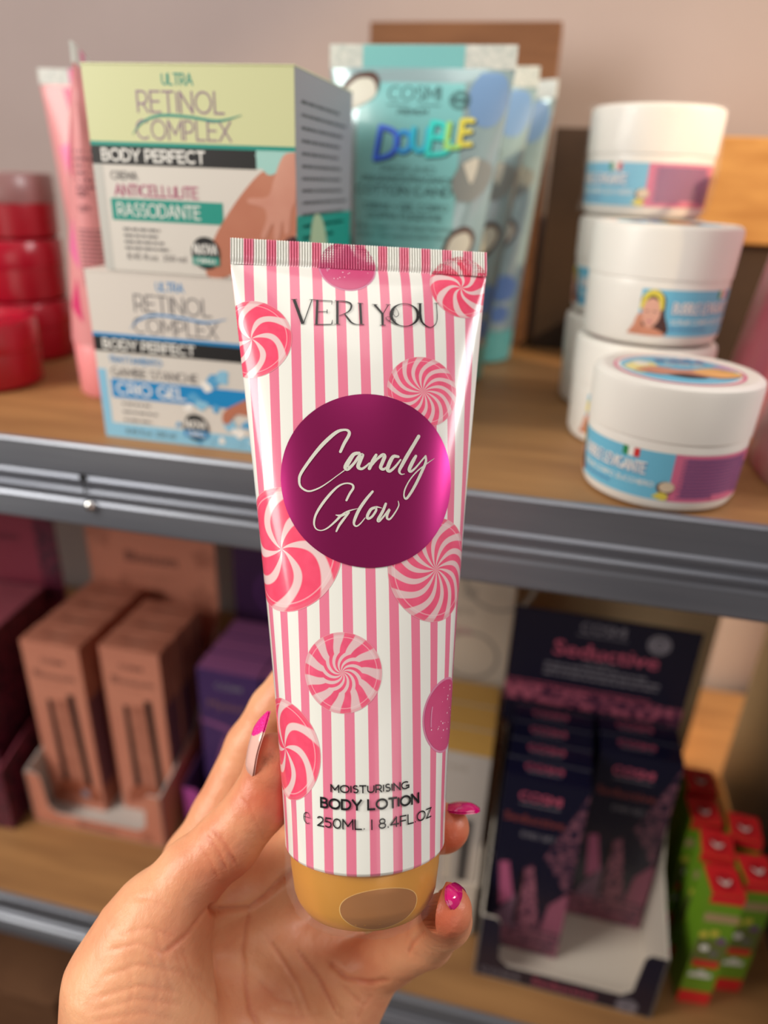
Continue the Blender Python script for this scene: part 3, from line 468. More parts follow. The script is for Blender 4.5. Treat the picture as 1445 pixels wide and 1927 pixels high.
    S.rect(0, 0, 85, 26, dk, 2); S.blob([(14, 0), (20, 22), (30, 26), (40, 18), (44, 0)], mat('print_pale_green', (170, 196, 160), .5), 3); S.blob([(46, 0), (52, 16), (66, 20), (76, 8), (78, 0)], dk, 3)
    mb.build('carton_body', t)
    mb = MB(); mb.box(-w-.0003, w+.0003, -d-.0003, d+.0003, H_, H_+.0006, hd); mb.build('lid_flap', t, bevel=.0002)
    return t
cream_box('cream_box', 'white and blue gel box, the lower of the two stacked boxes at the shelf edge', -.2045, -.12,
          dict(kind='ice', head=mat('print_head_white', (224, 216, 208), .4, coat=.2), accent=BLUEP, dark=BLUEP, title=mat('print_title_grey', (126, 122, 124), .3), line=BLUEP, bar=90))
cream_box('cream_box', 'pale lime and white cellulite cream box on top of the blue gel box', -.1935, -.0405,
          dict(kind='lime', head=CREAMY, accent=TEAL, dark=TEAL, title=mat('print_title_mauve', (176, 150, 168), .25, metal=.35), line=TEAL, bar=73.5))

# ------------------------------------------------------------------ squeezable tubes (shared geometry)
def peri(a, b):
    h = ((a-b)/(a+b))**2; return pi*(a+b)*(1+3*h/(10+sqrt(4-3*h)))
class Tube:
    def __init__(s, R, W, L, pw, crimp=.0078, NT=90, NS=160):
        s.R, s.W, s.L, s.cr, s.NT, s.NS = R, W, L, crimp, NT, NS
        s.T = np.zeros((NT+1, NS+1, 2))
        for i in range(NT+1):
            t = min(1, (L*i/NT)/(L-crimp)); k = t**pw; a = R+(W-R)*k; P = 2*pi*R+(4*W-2*pi*R)*k
            lo, hi = 0., a
            for _ in range(40):
                m_ = (lo+hi)/2
                if peri(a, m_) < P: lo = m_
                else: hi = m_
            b = max(lo, .0004)
            u = np.linspace(-pi, 0, 1500); x = a*np.cos(u); y = b*np.sin(u)
            q = np.concatenate([[0], np.cumsum(np.hypot(np.diff(x), np.diff(y)))]); q /= q[-1]
            g = np.linspace(0, 1, NS+1); s.T[i, :, 0] = np.interp(g, q, x); s.T[i, :, 1] = np.interp(g, q, y)
    def raw(s, u, h):
        u = (u+38) % 152; back = u > 76
        if back: u = 152-u
        gi = min(max(u/76*s.NS, 0), s.NS-1e-6); gj = min(max(h/1000/s.L*s.NT, 0), s.NT-1e-6)
        i, j = int(gi), int(gj); fi, fj = gi-i, gj-j; T = s.T
        p = (T[j, i]*(1-fi)+T[j, i+1]*fi)*(1-fj)+(T[j+1, i]*(1-fi)+T[j+1, i+1]*fi)*fj
        return Vector((p[0], -p[1] if back else p[1], min(max(h/1000, 0), s.L)))
    def pt(s, u, h, l=0):
        p = s.raw(u, h)
        if l == 0: return p
        e = .8; du = s.raw(u+e, h)-s.raw(u-e, h); dv = s.raw(u, min(h+e, s.L*1000))-s.raw(u, max(h-e, 0))
        n = du.cross(dv); n.normalize(); return p+n*l
    def grid(s, mb, m, h0, h1, nh, nu=152, l=0):
        vs = []; fs = []; uv = []
        for j in range(nh+1):
            h = h0+(h1-h0)*j/nh
            for i in range(nu+1):
                u = -38+152*i/nu; vs.append(s.pt(u, h, l)); uv.append((u/100, h/100))
        for j in range(nh):
            for i in range(nu): fs.append((j*(nu+1)+i, j*(nu+1)+i+1, (j+1)*(nu+1)+i+1, (j+1)*(nu+1)+i))
        mb.add(vs, fs, m, uv)
    def crimp_mesh(s, mb, m, nridge, amp=.00045, rows=6, per=8):
        h0 = (s.L-s.cr)*1000; h1 = s.L*1000; nu = nridge*per
        for side in (1, -1):
            vs = []; fs = []; uv = []
            for j in range(rows+1):
                h = h0+(h1-h0)*j/rows; fade = min(1, j/1.0)
                for i in range(nu+1):
                    u = -37.98+75.96*i/nu; x = s.W*(u/38); w = amp*(.5+.5*cos(2*pi*i/per))*fade
                    sag = -.00055*(1-(u/38)**2)*side*0
                    vs.append((x, -side*.0005+side*0-w+sag if side == 1 else .0005-w, h/1000)); uv.append((u/100 if side == 1 else (76-u)/100, h/100))
            for j in range(rows):
                for i in range(nu):
                    q = (j*(nu+1)+i, j*(nu+1)+i+1, (j+1)*(nu+1)+i+1, (j+1)*(nu+1)+i)
                    fs.append(q if side == 1 else q[::-1])
            mb.add(vs, fs, m, uv)
        # top and side edges
        for i in range(nu):
            pass
        mb.box(-s.W, s.W, -.0004, .0002, h1/1000-.0004, h1/1000, m)

# ------------------------------------------------------------------ teal double tubes behind
dt = Tube(.032, .0475, .158, 1.15, .010, 60, 96)
TB_ = mat('teal_tube_film', (136, 200, 196), .18, coat=.6); TPAN = mat('teal_tube_panel', (132, 202, 204), .3, coat=.4)
TSIL = mat('silver_blue_film', (158, 184, 190), .2, coat=.5, metal=.2); CLRC = noise_mat('clear_crimp', (196, 204, 200), (226, 228, 222), 400, .3)
COCO = mat('print_coconut_shell', (86, 58, 50), .5); COCW = mat('print_coconut_flesh', (214, 212, 198), .4); PBL = mat('print_cloud_blue', (96, 132, 190), .4)
def teal_tube(label):
    t = thing('squeeze_tube', label, 'tube', (0, 0, 0))
    mb = MB(); dt.grid(mb, TSIL, 0, 148, 30, 96)
    A = Art(mb, lambda u, v, l: dt.pt(u, v, l), .0001, 3.)
    A.rect(-24, 2, 19, 147, TPAN, 1, 20, 20)
    TXT = mat('print_teal_grey', (66, 104, 108), .5)
    A.caps('COSMI', -1, 133, 6.5, .1, TXT, 2, width=21, align='C'); A.rect(-12, 130.6, -3, 131.1, TXT, 2, 4); A.rect(1, 130.6, 10, 131.1, TXT, 2, 4)
    A.caps('PREMIUM', -1, 126.5, 2.6, .14, TXT, 2, width=12, align='C')
    A.disc(17.5, 133.5, 4.2, TXT, 2, 28, 1, r0=.86); A.disc(17.5, 133.5, 3.2, TXT, 2, 28, 1, r0=.8); A.rect(14.5, 132.6, 20.5, 134.4, TXT, 3, 3)
    FG = foil_gradient('iridescent_foil'); DK = mat('print_foil_shadow', (40, 70, 84), .5)
    # chunky hand lettering DOUBLE, each letter its own tilt; uv.x runs along the word
    glyph = {'D': [[(0, 0), (.1, 1)], [(.1, 1), (.5, .85), (.62, .5), (.45, .15), (0, 0)]], 'O': [arc(.3, .42, .26, .36, 0, 360, 14)], 'U': [[(0, .9), (.02, .3), (.25, .05), (.48, .3), (.52, .9)], [(.52, .9), (.55, 0.02)]],
             'B': [[(0, 0), (.08, 1)], [(.08, 1), (.42, .9), (.38, .6), (.12, .54)], [(.12, .54), (.55, .45), (.5, .1), (0, 0)]], 'L': [[(.05, 1), (0, .05)], [(0, .05), (.45, .1)]], 'E': [[(.05, 1), (0, .05)], [(0, .05), (.4, .1)], [(.04, .55), (.36, .6)], [(.05, 1), (.42, 1.02)]]}
    for ch, x, y, h in (('D', -15, 106, 15), ('O', -7.2, 109, 12.5), ('U', .2, 109.5, 12), ('B', 6.4, 108.5, 15), ('L', 13.6, 111.5, 11.5), ('E', 18.6, 113, 11.5)):
        for st in glyph[ch]:
            for mm, dx, dy, w, ll in ((DK, .5, -.6, 2.6, 2), (FG, 0, 0, 2.1, 3)):
                n0 = len(mb.uv); A.ribbon([(x+a*h*.95+dx, y+b*h+dy, w) for a, b in st], mm, ll)
                for q in range(n0, len(mb.uv)): mb.uv[q] = ((x+16)/41, .5)
    A.caps('PROFUMO', -1, 100, 3.0, .1, TXT, 2, width=22, align='C')
    A.caps('FRAGRANCE/FRAGANCIA', -1, 95.5, 3.0, .12, TXT, 2, width=38, align='C')
    A.caps('COTTON CANDY', -1, 89.6, 4.2, .15, TXT, 2, width=44, align='C')
    A.caps('CREMA + GEL CORPO', -1, 82.5, 3.0, .12, TXT, 2, width=35, align='C'); A.caps('DOPPIA FUNZIONE', -1, 78, 3.0, .12, TXT, 2, width=31, align='C')
    A.text('Body cream + Gel dual function', -1, 73, 2.6, TXT, 2, width=42, align='C'); A.text('Crema + Gel corporal doble funcion', -1, 69, 2.6, TXT, 2, width=42, align='C')
    A.caps('CREMA', -17, 62, 3.0, .12, TXT, 2, width=13); A.caps('CON OLIO DI COCCO', -17, 57, 3.0, .12, TXT, 2, width=33)
    A.smalltext(-17, 53.5, 33, 2, 2.0, TXT, 2); A.caps('GEL', -17, 44, 3.0, .12, TXT, 2, width=7); A.smalltext(-17, 40, 33, 5, 2.0, TXT, 2)
    A.blob([(-33, 138), (-28, 144), (-20, 146), (-16, 142), (-17, 136), (-24, 139), (-30, 134)], COCO, 4); A.blob([(-32, 135), (-26, 142), (-19, 142), (-17, 135), (-24, 130), (-30, 128)], COCW, 5)
    A.blob([(25, 146), (34, 145), (37, 134), (33, 124), (27, 122), (22, 127), (21, 138)], mat('print_cloud', (120, 156, 200), .4), 1.5)
    A.blob([(20, 88), (17, 96), (21, 106), (27, 108), (34, 104), (33, 96), (26, 88)], mat('print_grey_shell', (136, 142, 140), .5), 4); A.blob([(21, 105), (27, 108), (25, 96)], COCW, 5)
    A.blob([(15, 62), (18, 72), (25, 76), (30, 70), (27, 60), (20, 54)], COCO, 4); A.blob([(17, 63), (19, 70), (25, 73), (28, 68), (25, 61), (20, 58)], COCW, 5)
    A.blob([(-37, 60), (-33, 72), (-27, 70), (-24, 60), (-28, 50), (-34, 48)], COCO, 4); A.blob([(-36, 62), (-33, 71), (-28, 69), (-25, 61), (-29, 54)], COCW, 5)
    for cy_, r_2 in ((30, 9), (12, 6)): A.blob([(28+r_2*cos(a), cy_+r_2*sin(a)) for a in [k*pi/4 for k in range(8)]], PBL, 4)
    b = mb.build('tube_body', t, smooth=60); b.location = (0, 0, .024)
    mb = MB(); A = Art(mb, lambda u, v, l: (u/1000, -.0008-l, v/1000), .0001); mb.box(-.0475, .0475, -.0008, .0008, .1475, .158, CLRC)
    A.rect(-30, 147.6, 22, 157.8, TPAN, 1); c = mb.build('crimp', t, bevel=.0002); c.location = (0, 0, .024)
    mb = MB(); mb.lathe([(0, 0), (.0285, 0), (.0305, .0015), (.0315, .024), (.030, .0255), (0, .0255)], mat('teal_cap', (108, 190, 184), .35), 56); mb.build('cap', t, smooth=40)
    return t
a0 = teal_tube('teal cream tube with iridescent lettering, frontmost of the three teal tubes'); a0.location = (-.0755, .412, -.12+ZB)
dup(a0, (-.0665, .482, -.12), radians(-3), 'middle teal tube, half hidden behind the frontmost teal tube')
dup(a0, (-.052, .553, -.12), radians(-26), 'rearmost teal tube, its right edge bright in the sun')
for o_ in (a0,): o_['group'] = 'teal tubes in a row'
for o_ in [o for o in COL.objects if o.type == 'EMPTY' and o.name.startswith('squeeze_tube')]: o_['group'] = 'teal tubes in a row'

# ------------------------------------------------------------------ pink tubes at the left
pk = Tube(.0205, .031, .142, 1.1, .008, 50, 80)
PKB = noise_mat('pink_tube_plastic', (222, 150, 152), (214, 140, 144), 8, .3); PKC = mat('pink_cap_plastic', (236, 146, 150), .35)
HOT = mat('print_hot_pink', (206, 56, 110), .35); HOT2 = mat('print_rose', (224, 110, 160), .35)
def pink_tube(label):
    t = thing('lotion_tube', label, 'tube', (0, 0, 0), 0, 'pink tubes beside the cream boxes')
    mb = MB(); pk.grid(mb, PKB, 0, 134, 24, 80); A = Art(mb, lambda u, v, l: pk.pt(u, v, l), .00012, 3.)
    INK = mat('print_plum', (120, 72, 84), .5)
    for u0 in (0, 76):
        A.poly([(u0-20, 132), (u0+10, 132), (u0-8, 104)], HOT, 1); A.poly([(u0+14, 96), (u0+24, 112), (u0+26, 84)], HOT, 1); A.poly([(u0+14, 50), (u0+22, 66), (u0+26, 40)], HOT2, 1); A.poly([(u0+12, 20), (u0+22, 36), (u0+24, 12)], HOT, 1); A.poly([(u0-26, 100), (u0-18, 80), (u0-14, 104)], HOT2, 1)
    A.smalltext(30, 96, 16, 6, 2.0, INK, 2); A.text('10M', 30, 76, 3.4, INK, 2); A.text('12M', 30, 69, 3.4, INK, 2)
    A.smalltext(28, 60, 20, 14, 1.3, INK, 2, seed=6)
    rr = random.Random(2); v = 6.
    while v < 28:
        w = rr.choice((.5, .9, 1.4)); A.rect(34, v, 46, v+w, INK, 2, 4); v += w+rr.choice((.5, .8))
    b = mb.build('tube_body', t, smooth=60); b.location = (0, 0, .031)
    mb = MB(); mb.box(-.031, .031, -.0008, .0008, .1335, .142, CLRC); mb.box(-.012, .008, -.0009, .0009, .1335, .142, HOT2); c = mb.build('crimp', t, bevel=.0002); c.location = (0, 0, .031)
    mb = MB(); mb.lathe([(0, 0), (.0170, 0), (.0188, .002), (.0198, .030), (.0190, .0316), (0, .0316)], PKC, 48); mb.build('cap', t, smooth=40)
    return t
p0 = pink_tube('pale pink tube seen edge-on beside the cream boxes, nearest of the two'); p0.location = (-.2440, .372, -.12+ZB); p0.rotation_euler = (radians(-1.0), 0, radians(-63))
p1 = dup(p0, (-.2800, .440, -.12), radians(-12), 'pink tube with clear crimped top standing behind the edge-on pink tube'); p1.rotation_euler = (0, 0, radians(8))

# ------------------------------------------------------------------ red jars at the left
REDP = mat('red_jar_plastic', (168, 8, 36), .28, coat=.15); REDL = mat('red_jar_lid', (176, 12, 44), .25, coat=.2)
def red_jar(label, top):
    t = thing('cream_jar', label, 'jar', (0, 0, 0), 0, 'red jars at the left end of the shelf')
    mb = MB(); mb.lathe([(0, 0), (.031, 0), (.0338, .002), (.0344, .020), (.0342, .0214), (0, .0214)], REDP, 64)
    A = Art(mb, lambda u, v, l: ((.0336+l)*cos(u/33.6), (.0336+l)*sin(u/33.6), v/1000), .0001)
    if top: A.rect(-105, 3, 0, 18, HOT, 1, 40); A.rect(-28, 4, -8, 17, mat('print_violet', (110, 66, 120), .4), 2, 8); A.smalltext(-60, 14, 30, 5, 1.4, mat('print_wine', (120, 30, 60), .4), 2)
    mb.build('jar_body', t, smooth=40)
    mb = MB(); mb.lathe([(0, .0215), (.0345, .0215), (.0348, .0225), (.0346, .0368), (.0335, .0385), (.029, .0388), (.028, .0380), (0, .0380)], mat('rose_clear_lid', (158, 122, 120), .35, coat=.2) if top else REDL, 64); mb.build('jar_lid', t, smooth=40)
    return t
j = red_jar('glossy red jar, bottom one of the rear stack at the left', False); j.location = (-.354, .436, -.12+ZB)
dup(j, (-.354, .436, -.0812), .4, 'glossy red jar, middle one of the rear stack at the left')
dup(j, (-.4255, .428, -.12), 1.1, 'glossy red jar at the far left edge of the picture behind the front red jar')
dup(j, (-.328, .364, -.12), .8, 'single glossy red jar standing in front of the red stack')
jt = red_jar('jar with pinkish translucent lid on top of the red stack', True); jt.location = (-.354, .436, -.0424+ZB)

# ------------------------------------------------------------------ white scrub jars at the right
SKYB = mat('print_sky_blue', (112, 190, 222), .4); PKL = mat('print_label_pink', (218, 110, 148), .4); PUR = mat('print_label_purple', (128, 78, 130), .45); NAVYB = mat('print_royal_blue', (60, 96, 170), .45)
YEL = mat('print_yellow', (226, 208, 84), .45); HAIR = mat('print_dark_hair', (74, 44, 40), .5); GRN = mat('print_flag_green', (40, 140, 80), .45); RED = mat('print_flag_red', (214, 50, 50), .45); BRN = mat('print_brown', (110, 78, 58), .5)
RJ = .0315
def white_jar():
    t = thing('scrub_jar', '', 'jar', (0, 0, 0), 0, 'white body scrub jars')
    mb = MB(); mb.lathe([(0, 0), (.0280, 0), (.0310, .0014), (.0322, .004), (.0330, .024), (.0330, .0272), (.0325, .0285), (0, .0285)], WHITE, 72)
    # label wraps around: u in mm of arc, 0 faces -y
    def lf(u, v, l):
        a = -pi/2+u/31.5; r = .03222+(v-4)/20*.0008+l; return (r*cos(a), r*sin(a), v/1000)
    A = Art(mb, lf, .00008, 1.5)
    A.rect(-60, 5.2, -4, 24, SKYB, 1, 40); A.rect(-4, 5.2, 42, 24, PKL, 1, 30)
    A.rect(-8.2, 23.2, -4, 5.4, SKYB, 1)
    A.smalltext(-1, 21.5, 40, 11, .95, PUR, 2, gap=1.55, seed=2); A.rect(.5, 7, 36, 22.5, PUR, 1.5, 20)
    A.smalltext(.5, 21, 35, 11, .35, PKL, 3, gap=3.8, seed=5); A.rect(14, 5.5, 26, 8.2, PKL, 3, 6); A.rect(30, 19, 37, 23, PKL, 3, 5)
    for k, m_ in enumerate((GRN, PWHITE, RED)): A.rect(-24+k*2.3, 20.5, -21.7+k*2.3, 24, m_, 2, 1)
    A.caps('BUBBLE LEVIGANTE', -46, 14.2, 4.8, .2, NAVYB, 2, width=32); A.caps('BUBBLE LEVIGANTE', -46, 14.5, 4.8, .13, PWHITE, 3, width=32)
    A.caps('SCRUB CORPO ZUCCHERO', -46, 10.2, 2.0, .16, PWHITE, 3, width=36); A.smalltext(-46, 8, 24, 1, 1.0, NAVYB, 3)
    A.disc(-5.5, 10.5, 3.3, BRN, 4, 20, ry=2.6); A.disc(-5.0, 10.9, 2.9, mat('print_tan', (222, 202, 176), .5), 5, 20, ry=2.1); A.blob([(-10, 6.5), (-7, 8.6), (-4, 7.6), (-5, 5.4)], YEL, 5)
    # printed portrait: head wrap, face, hair, hand, shoulders
    A.blob([(-61, 6), (-58.5, 14), (-60, 20), (-55, 24), (-50, 21), (-49, 14), (-47, 6)], HAIR, 2)
    A.blob([(-64, 5.3), (-60, 11), (-57.5, 9), (-51.5, 8), (-48, 5.3)], SKINP, 3)
    A.blob([(-58.8, 12), (-58.4, 18), (-55, 20.5), (-51.6, 18), (-51.2, 12), (-55, 8)], SKINL, 4)
    A.ribbon([(-59.2, 16.5, 1.4), (-58, 21, 2.2), (-55, 22.8, 2.4), (-52, 21, 2.2), (-50.8, 16.5, 1.4)], YEL, 5)
    A.ribbon([(-57.4, 15, .3), (-56, 15.2, .4)], HAIR, 5); A.ribbon([(-54, 15.2, .4), (-52.6, 15, .3)], HAIR, 5); A.ribbon([(-55.8, 11, .5), (-54.2, 11, .5)], MAUVE, 5)
    A.blob([(-62, 7), (-60.5, 13), (-59, 14), (-58, 11), (-60, 6)], SKINP, 6)
    mb.build('jar_body', t, smooth=35)
    mb = MB(); mb.lathe([(0, .0272), (.0325, .0272), (.0335, .0280), (.0342, .0455), (.0338, .0476), (.0322, .0487), (.0300, .0488), (.0288, .0482), (0, .0482)], LIDW, 80)
    B_ = Art(mb, lambda u, v, l: (u/1000, v/1000, .0482+l), .00008)
    B_.disc(0, 0, 26.5, PKL, 1, 48); B_.disc(0, 0, 25, PWHITE, 2, 48); B_.disc(0, 0, 23.8, SKYB, 3, 48)
    B_.blob([(-23, 0), (-18, 8), (-14, 12), (-8, 8), (-10, -4), (-18, -10)], mat('print_pale_yellow', (238, 226, 150), .5), 4); B_.disc(-14, 7, 3.4, PWHITE, 5, 16)
    B_.blob([(-20, -6), (-10, 2), (0, -2), (10, 0), (20, -4), (23, -9), (12, -14), (0, -9), (-10, -12)], SKINP, 6)
    B_.blob([(4, -3), (12, 2), (21, -2), (22, -9), (14, -13), (6, -9)], mat('print_peach', (240, 180, 110), .5), 7)
    B_.blob([(14, 4), (20, 8), (23, 0), (18, -2)], mat('print_lilac', (190, 150, 200), .5), 7); B_.ribbon([(12, 2, .8), (18, 0, 1.6), (23, -6, 1.6)], YEL, 8); B_.blob([(-8, -12), (0, -10), (8, -14), (0, -16)], HAIR, 7)
    B_.caps('BUBBLE', -6, 12, 5, .22, NAVYB, 5, width=20); B_.caps('SCRUB', -4, 6, 4, .2, PWHITE, 6, width=16); B_.caps('SCRUB', -5, 17, 3, .2, PWHITE, 6, width=12)
    mb.build('jar_lid', t, smooth=35)
    return t
jc = white_jar(); jc['label'] = 'white scrub jar standing alone at the front edge of the shelf'
jc.location = (.0585, .3165, -.12+ZB); jc.scale = (1, 1, 1.09); jc.rotation_euler[2] = radians(7)
dup(jc, (.0525, .3860, -.12), radians(60), 'white scrub jar at the bottom of the middle stack, behind the front jar')
dup(jc, (.0525, .3845, -.0661), radians(92), 'white scrub jar with portrait label on top of the middle stack')
ja = dup(jc, (.0480, .4560, -.12), radians(96), 'white scrub jar at the bottom of the rear stack'); ja.scale = (1, 1, 1.09)
ja = dup(jc, (.0480, .4560, -.0665), radians(20), 'white scrub jar in the middle of the rear stack'); ja.scale = (1, 1, 1.09)
ja = dup(jc, (.0465, .4555, -.0130), radians(2), 'topmost white scrub jar of the rear stack, wrapped in clear film'); ja.scale = (1, 1, 1.09)
FILM = mat('clear_film', (255, 255, 255), .08, alpha=.10, spec=.8)
mb = MB(); rr = random.Random(4); prof = []
vs = []; fs = []
for jn, z in enumerate((.0015, .010, .022, .034, .046, .0492)):
    for i in range(48):
        a = 2*pi*i/48; r = .0350+.0010*sin(3*a+jn)+.0006*sin(7*a+2*jn); vs.append((r*cos(a), r*sin(a), z))
for jn in range(5):
    for i in range(48): fs.append((jn*48+i, jn*48+(i+1) % 48, (jn+1)*48+(i+1) % 48, (jn+1)*48+i))
mb.add(vs, fs, FILM); mb.build('shrink_film', ja, smooth=60)

# ------------------------------------------------------------------ pink pouches at the far right
PCH = noise_mat('rose_marbled_film', (226, 142, 164), (222, 206, 204), 26, .25, (1, 1, .5), .42, .6)
def pouch(label):
    t = thing('pink_pouch', label, 'pouch', (0, 0, 0), 0, 'rose marbled pouches at the right end')
    mb = MB(); nu, nh = 40, 24; vs = []; fs = []
    for jn in range(nh+1):
        v = jn/nh; z = .146*v; d = .021*(1-v)**.75*(1 if v > .03 else .9)+.0006; w = .036-.003*sin(pi*v)
        for i in range(nu):
            a = 2*pi*i/nu; c, s_ = cos(a), sin(a); vs.append((w*abs(c)**.75*(1 if c > 0 else -1), d*abs(s_)**.8*(1 if s_ > 0 else -1), z))
    for jn in range(nh):
        for i in range(nu): fs.append((jn*nu+i, jn*nu+(i+1) % nu, (jn+1)*nu+(i+1) % nu, (jn+1)*nu+i))
    fs.append(tuple(range(nu))[::-1]); mb.add(vs, fs, PCH); mb.build('pouch_body', t, smooth=60)
    mb = MB(); mb.box(-.036, .036, -.0007, .0007, .1455, .156, mat('rose_seal', (236, 170, 186), .3)); mb.build('top_seal', t)
    return t
q0 = pouch('pink marbled pouch seen edge-on at the right border, nearest one'); q0.location = (.1285, .352, -.12+ZB); q0.rotation_euler = (0, 0, radians(90))
dup(q0, (.1270, .437, -.12), radians(84), 'pink marbled pouch seen edge-on behind the nearest pouch')

# ------------------------------------------------------------------ counter displays on the lower shelf
def tray(t, w, d, h, lip, m, mi, notch, hd, back_m=None):
    """open tray: floor, back, sides that rise to the rear, notched front; origin at front-left bottom corner, y goes back"""
    mb = MB(); th = .0012
    mb.box(0, w, 0, d, 0, th, mi)
    mb.box(0, w, d-th, d, 0, hd, m)
    for x in (0, w-th):
        pr = [(0, 0), (0, h), (d*.55, h*1.25), (d-th, hd*.92), (d-th, 0)]
        vs = [(x, y, z) for y, z in pr]+[(x+th, y, z) for y, z in pr]; n = len(pr)
        k0 = m if x == 0 else mi
        mb.add(vs, [tuple(range(n))], m if x == 0 else mi); mb.add(vs, [tuple(range(2*n-1, n-1, -1))], mi if x == 0 else m)
        mb.add(vs, [(i, (i+1) % n, n+(i+1) % n, n+i)[::-1] for i in range(n)], mi)
    # front wall with a rounded notch
    nt_ = notch; pr = [(0, 0), (w, 0), (w, h), (w-nt_*.8, h), (w-nt_, h-.004), (w-nt_-.002, lip+.006), (w-nt_-.008, lip), (nt_+.008, lip), (nt_+.002, lip+.006), (nt_, h-.004), (nt_*.8, h), (0, h)]
    vs = [(x, 0, z) for x, z in pr]+[(x, th, z) for x, z in pr]; n = len(pr)
    tri = tessellate_polygon([[Vector((x, z, 0)) for x, z in pr]])
    ff = [];
    for a, b, c in tri:
        ar = (pr[b][0]-pr[a][0])*(pr[c][1]-pr[a][1])-(pr[c][0]-pr[a][0])*(pr[b][1]-pr[a][1]); ff.append((a, b, c) if ar > 0 else (a, c, b))
    mb.add(vs, ff, m); mb.add(vs, [(c+n, b+n, a+n) for a, b, c in ff], mi); mb.add(vs, [(i, n+i, n+(i+1) % n, (i+1) % n) for i in range(n)], mi)
    return mb
def glitter(name, c1, c2, sc=220): return noise_mat(name, c1, c2, sc, .4, (1, 1, 1), .45, .55)
# --- navy display
NAVY = mat('navy_card', (24, 22, 44), .4, coat=.1); NAVYL = mat('navy_edge', (78, 78, 92), .5); IW = mat('tray_inner_white', (212, 202, 190), .6); PKT = mat('print_dusty_pink', (200, 92, 120), .45); LGT = mat('print_silver_grey', (140, 136, 148), .5); GLI = glitter('pink_glitter_print', (178, 92, 116), (70, 36, 62))
t = thing('display_tray', 'navy counter display with pink lettering and tall header card on the lower shelf', 'display', (.009, .307, -.474), radians(-.8))
mb = tray(t, .113, .098, .058, .016, NAVY, IW, .013, .14)
A = Art(mb, lambda u, v, l: (u/1000, -l, v/1000), .0001)
A.caps('COSMI', 5, 5, 5, .14, LGT, 2, width=24); A.text('Seductive', 38, 5, 7, PKT, 2, width=40); A.disc(97, 7, 6.5, LGT, 2, 28, r0=.8); A.disc(97, 7, 4.4, LGT, 2, 28, r0=.7); A.rect(92, 5.6, 102, 8.4, LGT, 3)
mb.build('tray', t)
mb = MB(); mb.box(-.004, .112, .0985, .1000, .132, .226, NAVY); A = Art(mb, lambda u, v, l: (u/1000, .0985-l, v/1000), .0001)
A.rect(-4, 152, 112, 166, GLI, 1); A.smalltext(-3, 168, 110, 2, 1.6, PKT, 1, seed=9)
A.caps('COSMI', 53, 214, 7.5, .12, LGT, 2, width=27, align='C'); A.rect(37, 211.6, 69, 212.2, LGT, 2); A.disc(88, 213, 7.2, LGT, 2, 30, r0=.78); A.disc(88, 213, 5, LGT, 3, 30, r0=.6); A.rect(83, 211.5, 93, 214.5, LGT, 4)
for dx in (0, .45): A.text('Seductive', 57+dx, 194, 12, PKT, 2+dx, width=66, align='C')
A.caps('EYES PERFECT', 55, 189, 2.4, .14, LGT, 2, width=22, align='C'); A.smalltext(20, 185, 74, 3, 2.4, LGT, 2, seed=10)
mb.build('header_card', t)
def slim_box(name, label, group, w, d, h, base, side, art_fn, cat='box'):
    t = thing(name, label, cat, (0, 0, 0), 0, group); mb = MB(); mb.box(-w/2, w/2, 0, d, 0, h, base)
    art_fn(Art(mb, lambda u, v, l: (-w/2+u/1000, -l, v/1000), .0001), Art(mb, lambda u, v, l: (w/2+l, u/1000, v/1000), .0001), Art(mb, lambda u, v, l: (-w/2+u/1000, v/1000, h+l), .0001), w*1000, d*1000, h*1000)
    mb.build('carton_body', t); return t
NB = mat('box_navy', (14, 16, 42), .3, coat=.2); DPK = glitter('box_pink_glitter', (158, 96, 116), (92, 52, 74)); CPR = mat('print_copper', (150, 70, 66), .4); WINB = mat('box_window_dark', (14, 10, 18), .3)
def navy_art(F, S, T, w, d, h):
    F.rect(0, 0, w, 22, DPK, 1); F.poly([(2, 22), (w*.42, 62), (w*.42, 22)], mat('print_mauve_shade', (120, 88, 110), .4), 2)
    F.poly([(w*.42, 22), (w*.40, 78), (w*.5, 84), (w*.72, 22)], DPK, 3); F.poly([(w*.72, 24), (w*.78, 50), (w, 66), (w, 24)], mat('print_rose_shade', (150, 84, 108), .4), 2)
    F.poly([(4, 80), (10, 82), (16, 50), (8, 40)], mat('print_pink_script', (176, 90, 128), .4), 2)
    F.rect(w*.36, 26, w*.41, 76, WINB, 4); F.poly([(w, 150), (w, 60), (w*.62, 92)], glitter('print_glitter_corner', (120, 74, 92), (30, 24, 50)), 2)
    F.caps('COSMI', w*.45, 136, 7, .13, PKT, 3, width=24, align='C'); F.rect(w*.22, 133, w*.7, 133.7, LGT, 3)
    F.text('Seductive', w*.42, 118, 7, CPR, 3, width=36, align='C'); F.caps('EYES SET', w*.5, 106, 4, .13, LGT, 3, width=20, align='C')
    S.rect(0, 0, d, 22, DPK, 1); S.rect(3, 40, d-3, 120, mat('print_slate', (60, 66, 84), .5), 1); S.rect(3, 26, d-3, 34, PWHITE, 2)
    T.rect(0, 0, w, d, NB, 1); T.rect(0, d-1.2, w, d, NAVYL, 2); T.caps('COSMI', w*.45, d*.42, 5, .14, PKT, 3, width=22, align='C'); T.rect(w*.25, d*.30, w*.65, d*.34, LGT, 3)
first = slim_box('eye_makeup_box', 'navy and pink box, front one of the left row in the navy display', 'navy boxes in the navy display', .050, .0155, .154, NB, DPK, navy_art)
L4 = ('navy and pink box, front one of the left row in the navy display', 'navy box, second from the front in the left row of the navy display', 'navy box, third from the front in the left row of the navy display', 'navy box, rearmost of the left row, right below the header card')
